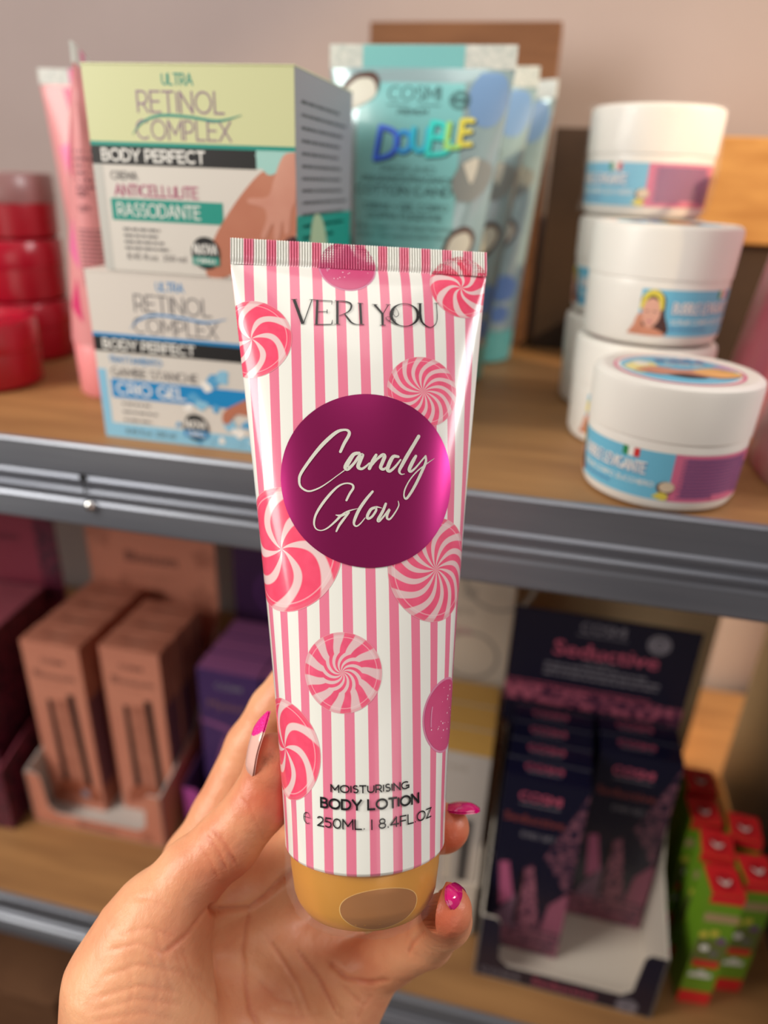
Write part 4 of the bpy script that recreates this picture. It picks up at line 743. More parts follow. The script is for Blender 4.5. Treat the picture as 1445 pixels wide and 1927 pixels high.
for k in range(4):
    o = first if k == 0 else copy_tree(first); o.location = (.0375+.001*k, .3295+k*.0168, -.4725+ZB); o['label'] = L4[k]; o.rotation_euler[2] = radians(-.8)
for k, lb in enumerate(('navy and pink box, front one of the right row in the navy display', 'navy box, rear one of the right row in the navy display')):
    o = copy_tree(first); o.location = (.0945, .3655+k*.0168, -.4725+ZB); o['label'] = lb; o.rotation_euler[2] = radians(-.8)
# --- salmon display
SAL = noise_mat('salmon_card', (212, 140, 116), (204, 130, 108), 12, .5); SALD = noise_mat('salmon_dark_print', (170, 104, 84), (196, 128, 106), 60, .5); SIW = mat('tray_grey_white', (196, 188, 182), .6); SINK = mat('print_umber', (96, 56, 52), .5)
t = thing('display_tray', 'salmon pink counter display with two rows of boxes on the lower shelf', 'display', (-.3460, .3435, -.474), radians(1))
mb = tray(t, .113, .118, .052, .013, SAL, SIW, .013, .14); A = Art(mb, lambda u, v, l: (u/1000, -l, v/1000), .0001)
A.caps('COSMI', 8, 5, 3.6, .14, SALD, 2, width=16); A.text('Blossom', 40, 4, 6.5, SINK, 2, width=32); A.disc(98, 7, 5, SALD, 2, 24)
mb.build('tray', t)
mb = MB(); mb.box(0, .114, .1185, .1200, .132, .232, SAL); A = Art(mb, lambda u, v, l: (u/1000, .1185-l, v/1000), .0001)
A.text('Blossom', 57, 179, 11, SINK, 2, width=46, align='C'); A.text('Blossom', 57.5, 179, 11, SINK, 2.5, width=46, align='C'); A.smalltext(28, 168, 60, 3, 2.0, SALD, 2, seed=12)
for x, y, r in ((8, 150, 9), (100, 152, 11), (12, 200, 10), (104, 190, 9), (60, 150, 7), (30, 158, 5)): A.blob([(x+r*(1+.3*sin(5*a))*cos(a), y+r*(1+.3*sin(5*a))*sin(a)) for a in [k*pi/6 for k in range(12)]], SALD, 1)
mb.build('header_card', t)
def salmon_art(F, S, T, w, d, h):
    F.rect(0, 0, w, h, SAL, 1); F.caps('COSMI', w*.5, h-18, 4.5, .16, SINK, 2, width=18, align='C'); F.text('Blossom', w*.5, h-32, 7.5, SINK, 2, width=34, align='C')
    F.smalltext(10, h-37, 28, 1, 1.6, SALD, 2)
    F.poly([(w*.28, 20), (w*.28, h-52), (w*.36, h-52), (w*.40, 20)], WINB, 3); F.poly([(w*.72, 14), (w*.66, h-44), (w*.78, h-44), (w*.84, 14)], WINB, 3)
    F.poly([(w*.38, 14), (w*.36, h-52), (w*.66, h-50), (w*.72, 14)], SALD, 2); F.blob([(4, 4), (20, 12), (44, 8), (40, 24), (12, 26)], mat('print_rust', (168, 92, 66), .5), 4)
    F.rect(w*.6, 12, w*.74, 20, LGT, 5)
    T.text('COSMI', w*.5, d*.35, 5, SINK, 2, width=18, align='C'); T.rect(0, 0, w, d, SALD, 1)
    S.rect(0, 0, d, h, SALD, 1); S.rect(1, h*.15, d-1, h*.7, mat('print_violet_brown', (120, 76, 88), .5), 2)
sf = slim_box('makeup_box', '', 'salmon boxes in the salmon display', .0475, .0205, .160, SAL, SALD, salmon_art)
names = ('front', 'second', 'third', 'rearmost')
for row, (x, y0) in enumerate(((-.3195, .3640), (-.2610, .3725))):
    for k in range(4 if row == 0 else 3):
        o = sf if (row == 0 and k == 0) else copy_tree(sf); o.location = (x+.0005*k, y0+k*.0220, -.4725+ZB)
        o['label'] = 'salmon pink box, %s in the %s row of the salmon display' % ((names if row == 0 else ('front', 'middle', 'rearmost'))[k], ('left', 'right')[row])
# --- burgundy display
BUR = mat('burgundy_card', (138, 52, 72), .5); BURG = glitter('burgundy_glitter', (110, 40, 62), (58, 26, 44)); BURP = mat('dusty_rose_card', (150, 74, 88), .5)
t = thing('display_tray', 'burgundy glitter counter display at the far left of the lower shelf', 'display', (-.471, .3235, -.474), radians(4))
mb = tray(t, .116, .112, .062, .018, BURG, BUR, .016, .12); mb.build('tray', t)
mb = MB(); mb.box(0, .116, .1125, .1140, .118, .225, BUR); A = Art(mb, lambda u, v, l: (u/1000, .1125-l, v/1000), .0001)
A.rect(0, 140, 116, 156, BURG, 1); A.rect(98, 150, 116, 225, BURG, 1); A.text('Passion', 66, 196, 9, mat('print_dark_wine', (60, 22, 36), .5), 2, width=34, align='C'); mb.build('header_card', t)
def burg_art(F, S, T, w, d, h):
    F.rect(0, 0, w, h, BURG, 1); F.poly([(0, h), (w, h), (w, h-30), (0, h-24)], BURP, 2); T.rect(0, 0, w, d, BURP, 1); T.text('COSMI', w*.5, d*.35, 5, BUR, 2, width=18, align='C'); F.rect(w*.5, 10, w*.62, h-50, WINB, 3)
sb = slim_box('lip_makeup_box', '', 'burgundy boxes in the burgundy display', .048, .0215, .158, BURG, BUR, burg_art)
for k in range(4):
    o = sb if k == 0 else copy_tree(sb); o.location = (-.3925-.0015*k, .3440+k*.0225, -.4725+ZB); o.rotation_euler[2] = radians(4)
    o['label'] = 'burgundy and dusty rose box, %s in the burgundy display' % names[k]
# --- purple display
PUP = noise_mat('purple_card', (78, 52, 108), (60, 38, 88), 8, .45); PUD = mat('deep_purple_card', (62, 30, 74), .5); PUO = mat('print_orchid', (140, 82, 132), .45); VIO = mat('bright_violet_card', (170, 70, 150), .5)
t = thing('display_tray', 'purple counter display between the salmon display and the hand', 'display', (-.2225, .3600, -.474), radians(-1))
mb = tray(t, .113, .108, .052, .014, VIO, PUD, .014, .12); mb.build('tray', t)
mb = MB(); mb.box(0, .113, .1085, .1100, .118, .228, PUD); A = Art(mb, lambda u, v, l: (u/1000, .1085-l, v/1000), .0001)
A.disc(40, 165, 22, mat('print_purple_ring', (92, 48, 110), .5), 1, 40, r0=.85); A.disc(40, 165, 14, mat('print_purple_ring', (92, 48, 110), .5), 1, 40, r0=.8); A.caps('COSMI', 60, 205, 7, .12, LGT, 2, width=28, align='C'); mb.build('header_card', t)
def purple_art(F, S, T, w, d, h):
    F.rect(0, 0, w, h, PUP, 1); F.caps('COSMI', w*.5, h-16, 5, .13, LGT, 2, width=20, align='C'); F.text('Mystery', w*.5, h-34, 7, mat('print_bronze', (140, 100, 96), .4), 2, width=34, align='C')
    F.ribbon([(0, h-48, 3), (w*.4, h-52, 4), (w*.8, h-62, 4), (w, h-72, 3)], PUO, 2); F.ribbon([(8, 20, 3), (12, 60, 4), (20, 90, 3)], PUO, 2); F.rect(w*.38, 20, w*.55, h-70, WINB, 3); T.rect(0, 0, w, d, PUO, 1)
su = slim_box('perfume_box', '', 'purple boxes in the purple display', .048, .0205, .150, PUP, PUD, purple_art)
for row, x in enumerate((-.1880, -.1385)):
    for k in range(3):
        o = su if (row == 0 and k == 0) else copy_tree(su); o.location = (x+.001*k, .3790+k*.0220, -.4725+ZB); o.rotation_euler[2] = radians(-1)
        o['label'] = 'purple box with orchid waves, %s in the %s row of the purple display' % (('front', 'middle', 'rearmost')[k], ('left', 'right')[row])
# --- cream and gold display
CRM = mat('cream_card', (226, 212, 196), .5); CRG = mat('print_warm_grey', (176, 166, 156), .5); GLD = noise_mat('gold_card', (206, 160, 84), (190, 146, 74), 14, .4); GWB = mat('grey_white_card', (190, 182, 176), .5)
t = thing('display_tray', 'cream counter display with grey rings, left of the navy display', 'display', (-.1020, .3330, -.474), radians(0))
mb = tray(t, .108, .115, .050, .016, CRM, CRM, .014, .12); mb.build('tray', t)
mb = MB(); mb.box(0, .108, .1155, .1170, .118, .232, CRM); A = Art(mb, lambda u, v, l: (u/1000, .1155-l, v/1000), .0001)
A.disc(108-12, 232-14, 26, CRG, 1, 48, r0=.9); A.disc(80, 150, 22, CRG, 1, 40, r0=.88); A.disc(76, 205, 5, CRG, 2, 24, r0=.7); A.disc(76, 205, 2.4, CRG, 2, 16); A.text('Pure', 70, 186, 8, CRG, 2, width=20, align='C'); A.smalltext(60, 172, 24, 2, 2, MAUVE, 2)
A.disc(93, 219, 10, CRM, 2, 24)
mb.build('header_card', t)
def gold_art(F, S, T, w, d, h):
    F.rect(0, 0, w, h, GWB, 1); F.caps('COSMI', w*.45, h-16, 5.5, .12, CRG, 2, width=22, align='C'); F.disc(w*.95, h-8, 16, CRG, 2, 30, r0=.86, ) if False else None
    F.rect(w*.25, 16, w*.32, h-56, GREY, 2); F.rect(w*.48, 12, w*.60, h-50, GREY, 2); F.rect(w*.5, 14, w*.58, h-54, CRM, 3); F.rect(w*.70, 16, w*.86, h-58, DGREY, 2); T.rect(0, 0, w, d, GLD, 1)
sg_ = slim_box('skincare_box', '', 'grey and gold boxes in the cream display', .048, .0235, .135, GLD, GWB, gold_art)
for row, x in enumerate((-.0720, -.0205)):
    for k in range(3):
        o = sg_ if (row == 0 and k == 0) else copy_tree(sg_); o.location = (x, .3600+k*.0250, -.4725+ZB)
        o['label'] = 'grey box with gold top, %s in the %s row of the cream display' % (('front', 'middle', 'rearmost')[k], ('left', 'right')[row])
# --- small green boxes with red caps
MG = mat('box_lime_green', (120, 168, 40), .4); MR = mat('box_red', (236, 44, 50), .35); MRL = mat('print_light_red', (240, 120, 110), .4); MOR = mat('box_deep_red', (196, 24, 40), .4)
def magn_art(F, S, T, w, d, h):
    F.rect(0, h-8, w, h, MR, 1); F.rect(0, h-24, w, h-17, mat('print_beige', (190, 160, 120), .5), 1); F.rect(0, 0, w, 12, MR, 1); F.rect(0, 40, w, 62, mat('print_olive', (110, 120, 60), .5), 1)
    for k, (x, y, m_) in enumerate(((3, 66, YEL), (9, 68, YEL), (14, 62, mat('print_purple', (130, 80, 140), .5)), (6, 54, PWHITE), (12, 50, GREY), (9, 30, PWHITE))): F.disc(x, y, 2.8, m_, 2+k*.2, 12)
    F.rect(2, 36, w-2, 42, MR, 2); F.rect(2, 26, w-4, 30, PWHITE, 2); S.rect(0, h-8, d, h, MR, 1); S.rect(0, 0, d, 10, MR, 1); S.rect(3, 20, d-3, 60, mat('print_moss', (84, 120, 40), .5), 1)
    T.rect(0, 0, w, d, MR, 1); T.disc(w*.5, d*.42, 5.6, MOR, 2, 20); T.ribbon([(w*.5-3.4, d*.5, .6), (w*.5, d*.5-3, 2.2), (w*.5+3.4, d*.5, .6)], PWHITE, 3)
mgf = slim_box('tea_box', '', 'small green boxes with red tops', .0195, .0205, .102, MG, MR, magn_art)
spots = [(.1490, .3225, 'front one of the left column'), (.1480, .3500, 'second in the left column'), (.1465, .3760, 'third in the left column'), (.1480, .4040, 'rearmost of the left column'), (.1710, .3360, 'front one of the right column'), (.1685, .3680, 'rear one of the right column')]
for k, (x, y, lb) in enumerate(spots):
    o = mgf if k == 0 else copy_tree(mgf); o.location = (x, y, -.474+ZB); o.rotation_euler[2] = radians((5, -6, 4, 0, 8, -4)[k]); o['label'] = 'small lime green box with red top, '+lb

# ------------------------------------------------------------------ the striped lotion tube in the hand
tube = bpy.data.objects.new('lotion_tube', None); COL.objects.link(tube); tube.empty_display_size = .02
tag(tube, 'pink and white striped body lotion tube with gold cap held in the hand', 'tube')
X_, Y_, A_ = Vector(TX), Vector(TY), Vector(TA); o_ = Vector(TB)
tube.matrix_world = Matrix(((X_[0], Y_[0], A_[0], o_[0]), (X_[1], Y_[1], A_[1], o_[1]), (X_[2], Y_[2], A_[2], o_[2]+ZB), (0, 0, 0, 1)))
ct = Tube(TR, TW, TL, TP, .0078, 120, 128)
STR = stripe_mat(); LH = TL*1000
mb = MB(); ct.grid(mb, STR, 0, LH-7.8, 90, 380)
# rolled hem and shoulder under it
vs = []; fs = []; uv = []
prof = [(0, 0), (-.0002, -.0006), (-.0008, -.0011), (-.003, -.0013)]
for k, (dr, dz) in enumerate(prof):
    for i in range(153):
        u = -38+i; p = ct.raw(u, 0); q = Vector((p.x, p.y, 0)); q *= (1+dr/q.length); vs.append((q.x, q.y, dz)); uv.append((u/100, 0))
for k in range(3):
    for i in range(152): fs.append(((k+1)*153+i, (k+1)*153+i+1, k*153+i+1, k*153+i))
mb.add(vs, fs, STR, uv)
A = Art(mb, lambda u, v, l: ct.pt(u, v, l), .00006)
CWH = (238, 206, 208)
fat = candy_mat('printed_candy_fat', 6, 1.15, .68, (236, 62, 98), CWH)
fatb = candy_mat('printed_candy_fat_b', 7, -1.2, .64, (232, 62, 98), CWH, phase=.3)
thin = candy_mat('printed_candy_thin', 14, 1.9, .56, (222, 74, 112), (232, 196, 200))
thinb = candy_mat('printed_candy_thin_b', 13, 1.7, .56, (224, 74, 112), (232, 200, 202), phase=.4)
dbl = candy_mat('printed_candy_double', 11, 4.2, .5, (222, 72, 110), (230, 196, 200), pivot=.5)
gum = noise_mat('printed_gummy', (204, 70, 120), (216, 96, 142), 30, .25)
gumr = mat('printed_gummy_rim', (222, 140, 175), .25); gumh = mat('printed_sugar', (250, 215, 230), .3)
def candy(cx, cy, r, m, l=1, ry=None): A.disc(cx, cy, r, m, l, 120, 16, ry=ry, r0=.001)
candy(-32.7, 149.7, 11.8, fat); candy(29.8, 169.0, 9.8, fatb, ry=10.2)
candy(16.6, 133.9, 10.9, thin); candy(-25.9, 87.1, 17.9, fat); candy(19.8, 80.9, 15.2, thinb); candy(-8.6, 53.0, 11.0, dbl); candy(-29.4, 30.1, 14.2, fat)
rr = random.Random(11)
for cx, cy, r in ((-4.36, 173.8, 8.4), (25.4, 38.4, 10.7)):
    A.disc(cx, cy, r, gumr, 1, 56, 6, r0=.001); A.disc(cx, cy, r*.94, gum, 2, 56, 6, r0=.001)
    for k in range(26):
        a = rr.uniform(0, 2*pi); q = r*.8*sqrt(rr.random()); A.disc(cx+q*cos(a), cy+q*sin(a), rr.uniform(.12, .3), gumh, 3, 8)
    A.ribbon([(cx-r*.45+r*.25*cos(a), cy-r*.1+r*.7*sin(a), .5) for a in [pi*.8+.15*k for k in range(6)]], gumr, 3)
FOIL = mat('magenta_foil', (186, 50, 124), .28, metal=.9)
A.disc(.1, 107.0, 25.3, FOIL, 4, 128, 24, r0=.001)
SCR = mat('print_script_grey', (216, 216, 205), .4)
def sc(st): A.ribbon([(-21.678+.02984*x-.00063*y, 123.648+.0002*x-.03014*y, w*.03) for x, y, w in st], SCR, 7)
for st in (
 [(465,295,26),(500,215,30),(545,130,30),(540,92,26),(500,80,22),(430,102,32),(330,190,36),(250,280,34),(160,400,30),(95,500,28),(80,560,24),(92,620,20),(140,660,18),(190,668,16),(270,640,14),(350,590,10),(430,530,8),(500,478,10)],
 [(640,308,28),(590,320,36),(545,385,44),(515,445,44),(535,462,34),(590,410,26),(640,340,30),(672,325,30),(650,380,36),(630,440,36),(660,462,26),(700,440,20),(735,405,14)],
 [(800,325,26),(770,380,34),(735,458,32)], [(740,455,14),(800,375,22),(860,325,32),(880,340,36),(860,395,34),(842,448,32),(870,465,26),(910,435,14)],
 [(1012,340,26),(965,340,34),(928,400,38),(908,465,36),(932,482,28),(985,435,22),(1035,370,16)],
 [(1220,130,34),(1160,230,34),(1100,330,36),(1050,420,34),(1022,478,26),(1040,510,14),(1075,507,5)],
 [(1190,328,26),(1160,380,36),(1122,460,34),(1138,483,24),(1190,440,18),(1250,370,16),(1290,325,16)],
 [(1290,325,20),(1292,385,26),(1250,480,30),(1190,600,28),(1130,700,26),(1088,748,22),(1067,720,15),(1080,650,14),(1130,560,12),(1200,480,12),(1290,410,10),(1385,345,3)],
 [(522,762,20),(552,700,22),(585,645,22),(572,610,18),(515,600,14),(450,625,18),(380,690,24),(300,790,26),(240,890,22),(222,970,18),(240,1025,12),(290,1043,10),(350,1020,14),(420,960,20),(470,910,22),(540,865,16),(630,840,3)],
 [(425,900,8),(470,906,24),(520,885,22)], [(545,878,18),(490,950,24),(455,1000,22),(430,1053,16)],
 [(765,680,22),(700,760,28),(640,850,30),(600,940,28),(592,988,20),(615,1008,14),(650,985,12),(695,930,8)],
 [(792,832,24),(750,850,28),(717,908,28),(722,938,24),(760,918,22),(798,860,22),(798,828,18),(850,838,6)],
 [(890,797,24),(860,870,28),(817,948,28),(828,962,20),(872,915,18),(925,850,22),(905,900,24),(902,935,22),(930,942,18),(980,880,14),(1015,815,12),(1010,772,8)]): sc(st)
INK = mat('tube_ink', (24, 24, 28), .3)
def vy(st, smooth=True): A.ribbon([(-22.254+.03233*x-.00126*y, 164.128+.00163*x-.0367*y, w*.039) for x, y, w in st], INK, 5, smooth=smooth, cap=False)
for st in ([(70,68,22),(150,285,22)],[(228,70,7),(155,285,7)],[(45,66,5),(97,66,5)],[(205,72,5),(252,72,5)],[(275,78,18),(270,292,18)],[(250,76,6),(405,88,6)],[(405,88,5),(402,122,4)],[(280,180,5),(365,182,5)],[(362,164,6),(362,200,6)],[(252,295,6),(400,297,7)],[(410,258,4),(404,297,9)],
 [(452,88,18),(453,294,18)],[(428,86,5),(472,88,5)],[(428,297,5),(478,298,5)],[(655,110,18),(665,298,18)],[(632,108,5),(682,112,5)],[(645,302,5),(690,302,5)],
 [(785,122,18),(855,205,16)],[(910,125,6),(862,205,6)],[(856,198,17),(857,305,17)],[(762,120,5),(812,122,5)],[(888,122,5),(932,123,5)],[(832,309,5),(885,309,5)],
 [(1180,105,5),(1226,105,5)],[(1340,98,5),(1382,98,5)]): vy(st, False)
for st in ([(455,88,5),(520,92,9),(568,112,14),(575,150,14),(545,190,9),(470,222,4)],[(515,202,7),(545,245,15),(580,285,12),(630,302,5),(690,300,4)],
 [(1060+125*cos(a),213+103*sin(a),5+19*abs(cos(a))**2.2) for a in [k*pi/10 for k in range(21)]],
 [(965,140,3),(952,190,3),(975,232,4),(1003,215,5),(995,178,3),(965,140,3)],[(885,240,3),(920,232,3),(972,262,4),(960,286,4),(905,270,3),(885,240,3)],[(968,140,4),(958,190,4),(940,240,5),(918,268,3)],[(890,246,3),(940,285,4),(1000,305,5),(1060,316,4)],
 [(1205,105,18),(1207,225,19),(1232,288,15),(1300,321,6),(1350,290,6),(1366,230,7),(1360,100,6)]): vy(st)
A.caps('MOISTURISING', -1.3, 21.1, 2.15, .17, INK, 5, width=21.8, align='C')
A.caps('BODY LOTION', -1.2, 16.6, 2.95, .19, INK, 5, width=28.2, align='C')
A.caps('250ML. | 8.4FL.OZ', .7, 11.6, 2.75, .13, INK, 5, width=34.4, align='C')
A.ribbon([(-21.3, 13.2, .14), (-19.2, 13.2, .12)], INK, 5, smooth=False, cap=False)
A.ribbon([(-20.2+1.15*cos(radians(a)), 13.0+1.5*sin(radians(a)), .12+.22*abs(sin(radians(a/2)))**4) for a in range(8, 330, 14)], INK, 5, cap=False)
mb.build('tube_body', tube, smooth=50)
mb = MB(); ct.crimp_mesh(mb, STR, 98, .0006, 6, 8)
A = Art(mb, lambda u, v, l: (TW*u/38, -.0011-l, v/1000), .00003)
def clipped(cx, cy, r, m, l, ry=None):
    ry = ry or r; lo = LH-7.8; vs = []; uv = []; fs = []; nx, ny = 170, 10
    for jn in range(ny+1):
        v = lo+7.8*jn/ny; y = (v-cy)/ry
        hw = sqrt(max(0, 1-y*y))
        for i in range(nx+1):
            x = -hw+2*hw*i/nx; u = max(-37.9, min(37.9, cx+x*r)); ph = (u+37.98)/75.96*98
            w = .0006*(.5+.5*cos(2*pi*ph)); vs.append((TW*u/38, -.0005-w-l*.00003, v/1000)); uv.append(((u-cx)/r, y))
    for jn in range(ny):
        for i in range(nx): fs.append((jn*(nx+1)+i, jn*(nx+1)+i+1, (jn+1)*(nx+1)+i+1, (jn+1)*(nx+1)+i))
    mb.add(vs, fs, m, uv)
clipped(29.8, 169.0, 9.8, fatb, 1, 10.2); clipped(-4.36, 173.8, 8.4, gum, 1)
mb.build('crimp', tube, smooth=80)
GOLD = mat('gold_cap_plastic', (228, 156, 38), .36, metal=.25, coat=.15, bump=(400, .06, .0001))
GOLDN = mat('gold_cap_recess', (176, 112, 48), .45, metal=.2)
mb = MB(); rc = TR-.0011
mb.lathe([(0, -.0012), (rc-.001, -.0012), (rc-.0004, -.0018), (rc-.0006, -.006), (rc-.0016, -.0130), (rc-.0024, -.0152), (rc-.0042, -.0178), (rc-.0070, -.0192), (0, -.0196)][::-1], GOLD, 96)
cap = mb.build('cap', tube, smooth=40)
# hinge line and thumb recess of the flip cap, laid into the cap wall
def capw(u, v, l):
    a = -pi/2+u/(rc*1000); z = v
    r = rc-.0006 if z > -6 else rc-.0006-(min(0, z+6)/-7)*.001 if z > -13 else rc-.0016-((-13-z)/2.2)*.0008 if z > -15.2 else rc-.0024-((-15.2-z)/2.6)*.0018
    return ((r+l)*cos(a), (r+l)*sin(a), z/1000)
mb = MB(); A = Art(mb, capw, .00005)
A.disc(1.6, -11.0, 12.0, GOLDN, 1, 56, 8, ry=6.0, r0=.001)
A.disc(1.6, -11.0, 12.2, mat('gold_edge', (240, 196, 120), .35), 1.2, 56, 1, ry=6.2, r0=.98)
mb.build('thumb_recess', cap, smooth=50)
mb = MB(); vs = []; fs = []; n = 120
rows = [(.0002, TR+.0004), (-.003, TR+.0002), (-.008, TR-.0001), (-.0135, TR-.0006), (-.0165, TR-.0016), (-.0193, TR-.0042), (-.0204, TR-.009)]
for jn, (z, r) in enumerate(rows):
    for i in range(n):
        a = 2*pi*i/n; q = r+.00018*sin(9*a+jn*1.7)+.00014*sin(23*a-jn)+.0001*sin(41*a+2*jn); vs.append((q*cos(a), q*sin(a), z+.0003*sin(5*a+jn)))
for jn in range(len(rows)-1):
    for i in range(n): fs.append((jn*n+i, (jn+1)*n+i, (jn+1)*n+(i+1) % n, jn*n+(i+1) % n))
mb.add(vs, fs, mat('clear_shrink_film', (255, 255, 255), .06, alpha=.05, spec=.6)); mb.build('shrink_film', tube, smooth=60)

# ------------------------------------------------------------------ the hand
def sd_caps(P, a, b):
    a = np.array(a); b = np.array(b); ba = b[:3]-a[:3]; t = np.clip(((P-a[:3])@ba)/(ba@ba), 0, 1)
    return np.linalg.norm(P-a[:3]-t[:, None]*ba, axis=-1)-(a[3]+(b[3]-a[3])*t)
def smin(a, b, k):
    h = np.clip(.5+.5*(b-a)/k, 0, 1); return b+(a-b)*h-k*h*(1-h)
def hand_sdf(P):
    dp = None
    for a, b in HAND['palm']:
        d = sd_caps(P, a, b); dp = d if dp is None else smin(dp, d, .010)
    out = dp
    for f in ('thumb', 'index', 'middle', 'ring', 'pinky'):
        c = HAND[f]; df = None
        for i in range(len(c)-1):
            d = sd_caps(P, c[i], c[i+1]); df = d if df is None else smin(df, d, .0025)
        out = np.minimum(out, smin(dp, df, .007))
    return out
def surface_nets(step):
    pts = [c for k, v in HAND.items() for c in (sum(v, []) if k == 'palm' else v)]
    lo = np.min([np.array(p[:3])-p[3] for p in pts], 0)-.004; hi = np.max([np.array(p[:3])+p[3] for p in pts], 0)+.004
    n = np.ceil((hi-lo)/step).astype(int)+1
    vol = np.ones(n, dtype=np.float32); bs = 24
    ax = [lo[i]+step*np.arange(n[i]) for i in range(3)]
    for x in range(0, n[0], bs):
        for y in range(0, n[1], bs):
            for z in range(0, n[2], bs):
                c = np.array([[ax[0][min(x+bs//2, n[0]-1)], ax[1][min(y+bs//2, n[1]-1)], ax[2][min(z+bs//2, n[2]-1)]]])
                d0 = hand_sdf(c)[0]
                if abs(d0) > step*bs*.9+.012: vol[x:x+bs, y:y+bs, z:z+bs] = d0; continue
                g = np.stack(np.meshgrid(ax[0][x:x+bs], ax[1][y:y+bs], ax[2][z:z+bs], indexing='ij'), -1)
                vol[x:x+bs, y:y+bs, z:z+bs] = hand_sdf(g.reshape(-1, 3)).reshape(g.shape[:3])
    s = vol < 0; cs = [s[i:n[0]-1+i, j:n[1]-1+j, k:n[2]-1+k] for i in (0, 1) for j in (0, 1) for k in (0, 1)]
    cnt = sum(c.astype(np.int8) for c in cs); act = (cnt > 0) & (cnt < 8); ids = -np.ones(act.shape, dtype=np.int32)
    I = np.argwhere(act); ids[act] = np.arange(len(I)); acc = np.zeros((len(I), 3)); num = np.zeros(len(I))
    for e in range(3):
        for o1 in (0, 1):
            for o2 in (0, 1):
                o = [0, 0, 0]; oth = [q for q in range(3) if q != e]; o[oth[0]] = o1; o[oth[1]] = o2; o = np.array(o); u = np.zeros(3, int); u[e] = 1
                a = vol[tuple((I+o).T)]; b = vol[tuple((I+o+u).T)]; m_ = (a < 0) != (b < 0); t = np.where(m_, a/np.where(a-b == 0, 1, a-b), 0)
                acc += np.where(m_[:, None], o+u*t[:, None], 0); num += m_
    V = lo+(I+acc/num[:, None])*step; F = []
    for e in range(3):
        a1, a2 = [(1, 2), (2, 0), (0, 1)][e]
        A0 = s; sl = [slice(None)]*3; sl[e] = slice(0, -1); sr = [slice(None)]*3; sr[e] = slice(1, None)
        ch = A0[tuple(sl)] != A0[tuple(sr)]; E_ = np.argwhere(ch); E_ = E_[(E_[:, a1] > 0) & (E_[:, a2] > 0) & (E_[:, a1] < n[a1]-1) & (E_[:, a2] < n[a2]-1)]
        ins = A0[tuple(E_.T)]; q = []
        for d1, d2 in ((0, 0), (1, 0), (1, 1), (0, 1)):
            k = E_.copy(); k[:, a1] -= d1; k[:, a2] -= d2; q.append(ids[tuple(k.T)])
        q = np.stack(q, 1); q[~ins] = q[~ins][:, ::-1]; F.append(q)
    return V, np.concatenate(F)
V, F = surface_nets(.00085)
# snap to the implicit surface, then press in the skin creases
def grad(P, e=.0004):
    g = np.stack([hand_sdf(P+np.eye(3)[i]*e)-hand_sdf(P-np.eye(3)[i]*e) for i in range(3)], -1); return g/np.maximum(np.linalg.norm(g, axis=1), 1e-9)[:, None]
N = grad(V); V = V-N*hand_sdf(V)[:, None]*.9
tint = np.zeros(len(V)); crease = np.zeros(len(V))
for pts, w, d in CREASES:
    P = np.array(pts); dist = np.full(len(V), 9.)
    for i in range(len(P)-1):
        ba = P[i+1]-P[i]; tt_ = np.clip(((V-P[i])@ba)/max(ba@ba, 1e-12), 0, 1); dist = np.minimum(dist, np.linalg.norm(V-P[i]-tt_[:, None]*ba, axis=1)+(.0004 if i in (0, len(P)-2) else 0))
    g = np.exp(-(dist/(w*.55))**2); V = V-N*(g*d*1.4)[:, None]; crease = np.maximum(crease, g*min(1, d/.0006))
# the hand yields where the tube presses into it
TX_, TY_, TA_, TB0 = [np.array(v) for v in (TX, TY, TA, TB)]
def tube_clear(V):
    q = V-TB0; x, y, z = q@TX_, q@TY_, q@TA_
    t = np.clip(z/(TL-.0078), 0, 1)**TP; a = TR+(TW-TR)*t; a = np.where(z < 0, TR+.0004, a)
    tt = np.clip(z/(TL-.0078), 0, 1); b = np.where(z < 0, TR+.0004, TR*np.sqrt(np.clip(1-tt**1.5, 0, 1)))
    rr_ = np.sqrt((x/(a+.0003))**2+(y/(b+.0003))**2); inside = (rr_ < 1) & (z > -.0212) & (z < TL)
    k = np.where(inside, 1/np.maximum(rr_, .3), 1.0)
    return TB0+np.outer(x*k, TX_)+np.outer(y*k, TY_)+np.outer(z, TA_)
V = tube_clear(V)
for p in TIPS: tint = np.maximum(tint, np.exp(-(np.linalg.norm(V-np.array(p), axis=1)/.013)**2))
tint = np.clip(tint*.8+crease*.4, 0, 1)
smud = np.zeros(len(V))
for p in SMUDGE: smud = np.maximum(smud, np.exp(-(np.linalg.norm(V-np.array(p), axis=1)/.0016)**2))
me = bpy.data.meshes.new('hand'); org = np.array(HAND['palm'][0][0][:3])
me.from_pydata([tuple(v) for v in (V-org)], [], [tuple(int(i) for i in f) for f in F]); me.polygons.foreach_set('use_smooth', [True]*len(me.polygons))
for nm, arr in (('tint', tint), ('smudge', smud)):
    at = me.attributes.new(nm, 'FLOAT', 'POINT'); at.data.foreach_set('value', arr.astype(np.float32))
me.update(); hand = bpy.data.objects.new('hand', me); COL.objects.link(hand); hand.location = (org[0], org[1], org[2]+ZB)
tag(hand, 'left hand with pink manicured nails holding the striped tube, palm towards the viewer', 'hand')
m = mat('skin', (226, 166, 136), .42, spec=.45); n, l = nt(m); b = n['Principled BSDF']
b.inputs['Subsurface Weight'].default_value = .18; b.inputs['Subsurface Radius'].default_value = (1, .35, .2); b.inputs['Subsurface Scale'].default_value = .003
at = n.new('ShaderNodeAttribute'); at.attribute_name = 'tint'; a2 = n.new('ShaderNodeAttribute'); a2.attribute_name = 'smudge'
tc = n.new('ShaderNodeTexCoord'); no = n.new('ShaderNodeTexNoise'); no.inputs['Scale'].default_value = 55; no.inputs['Detail'].default_value = 5; l.new(tc.outputs['Object'], no.inputs['Vector'])
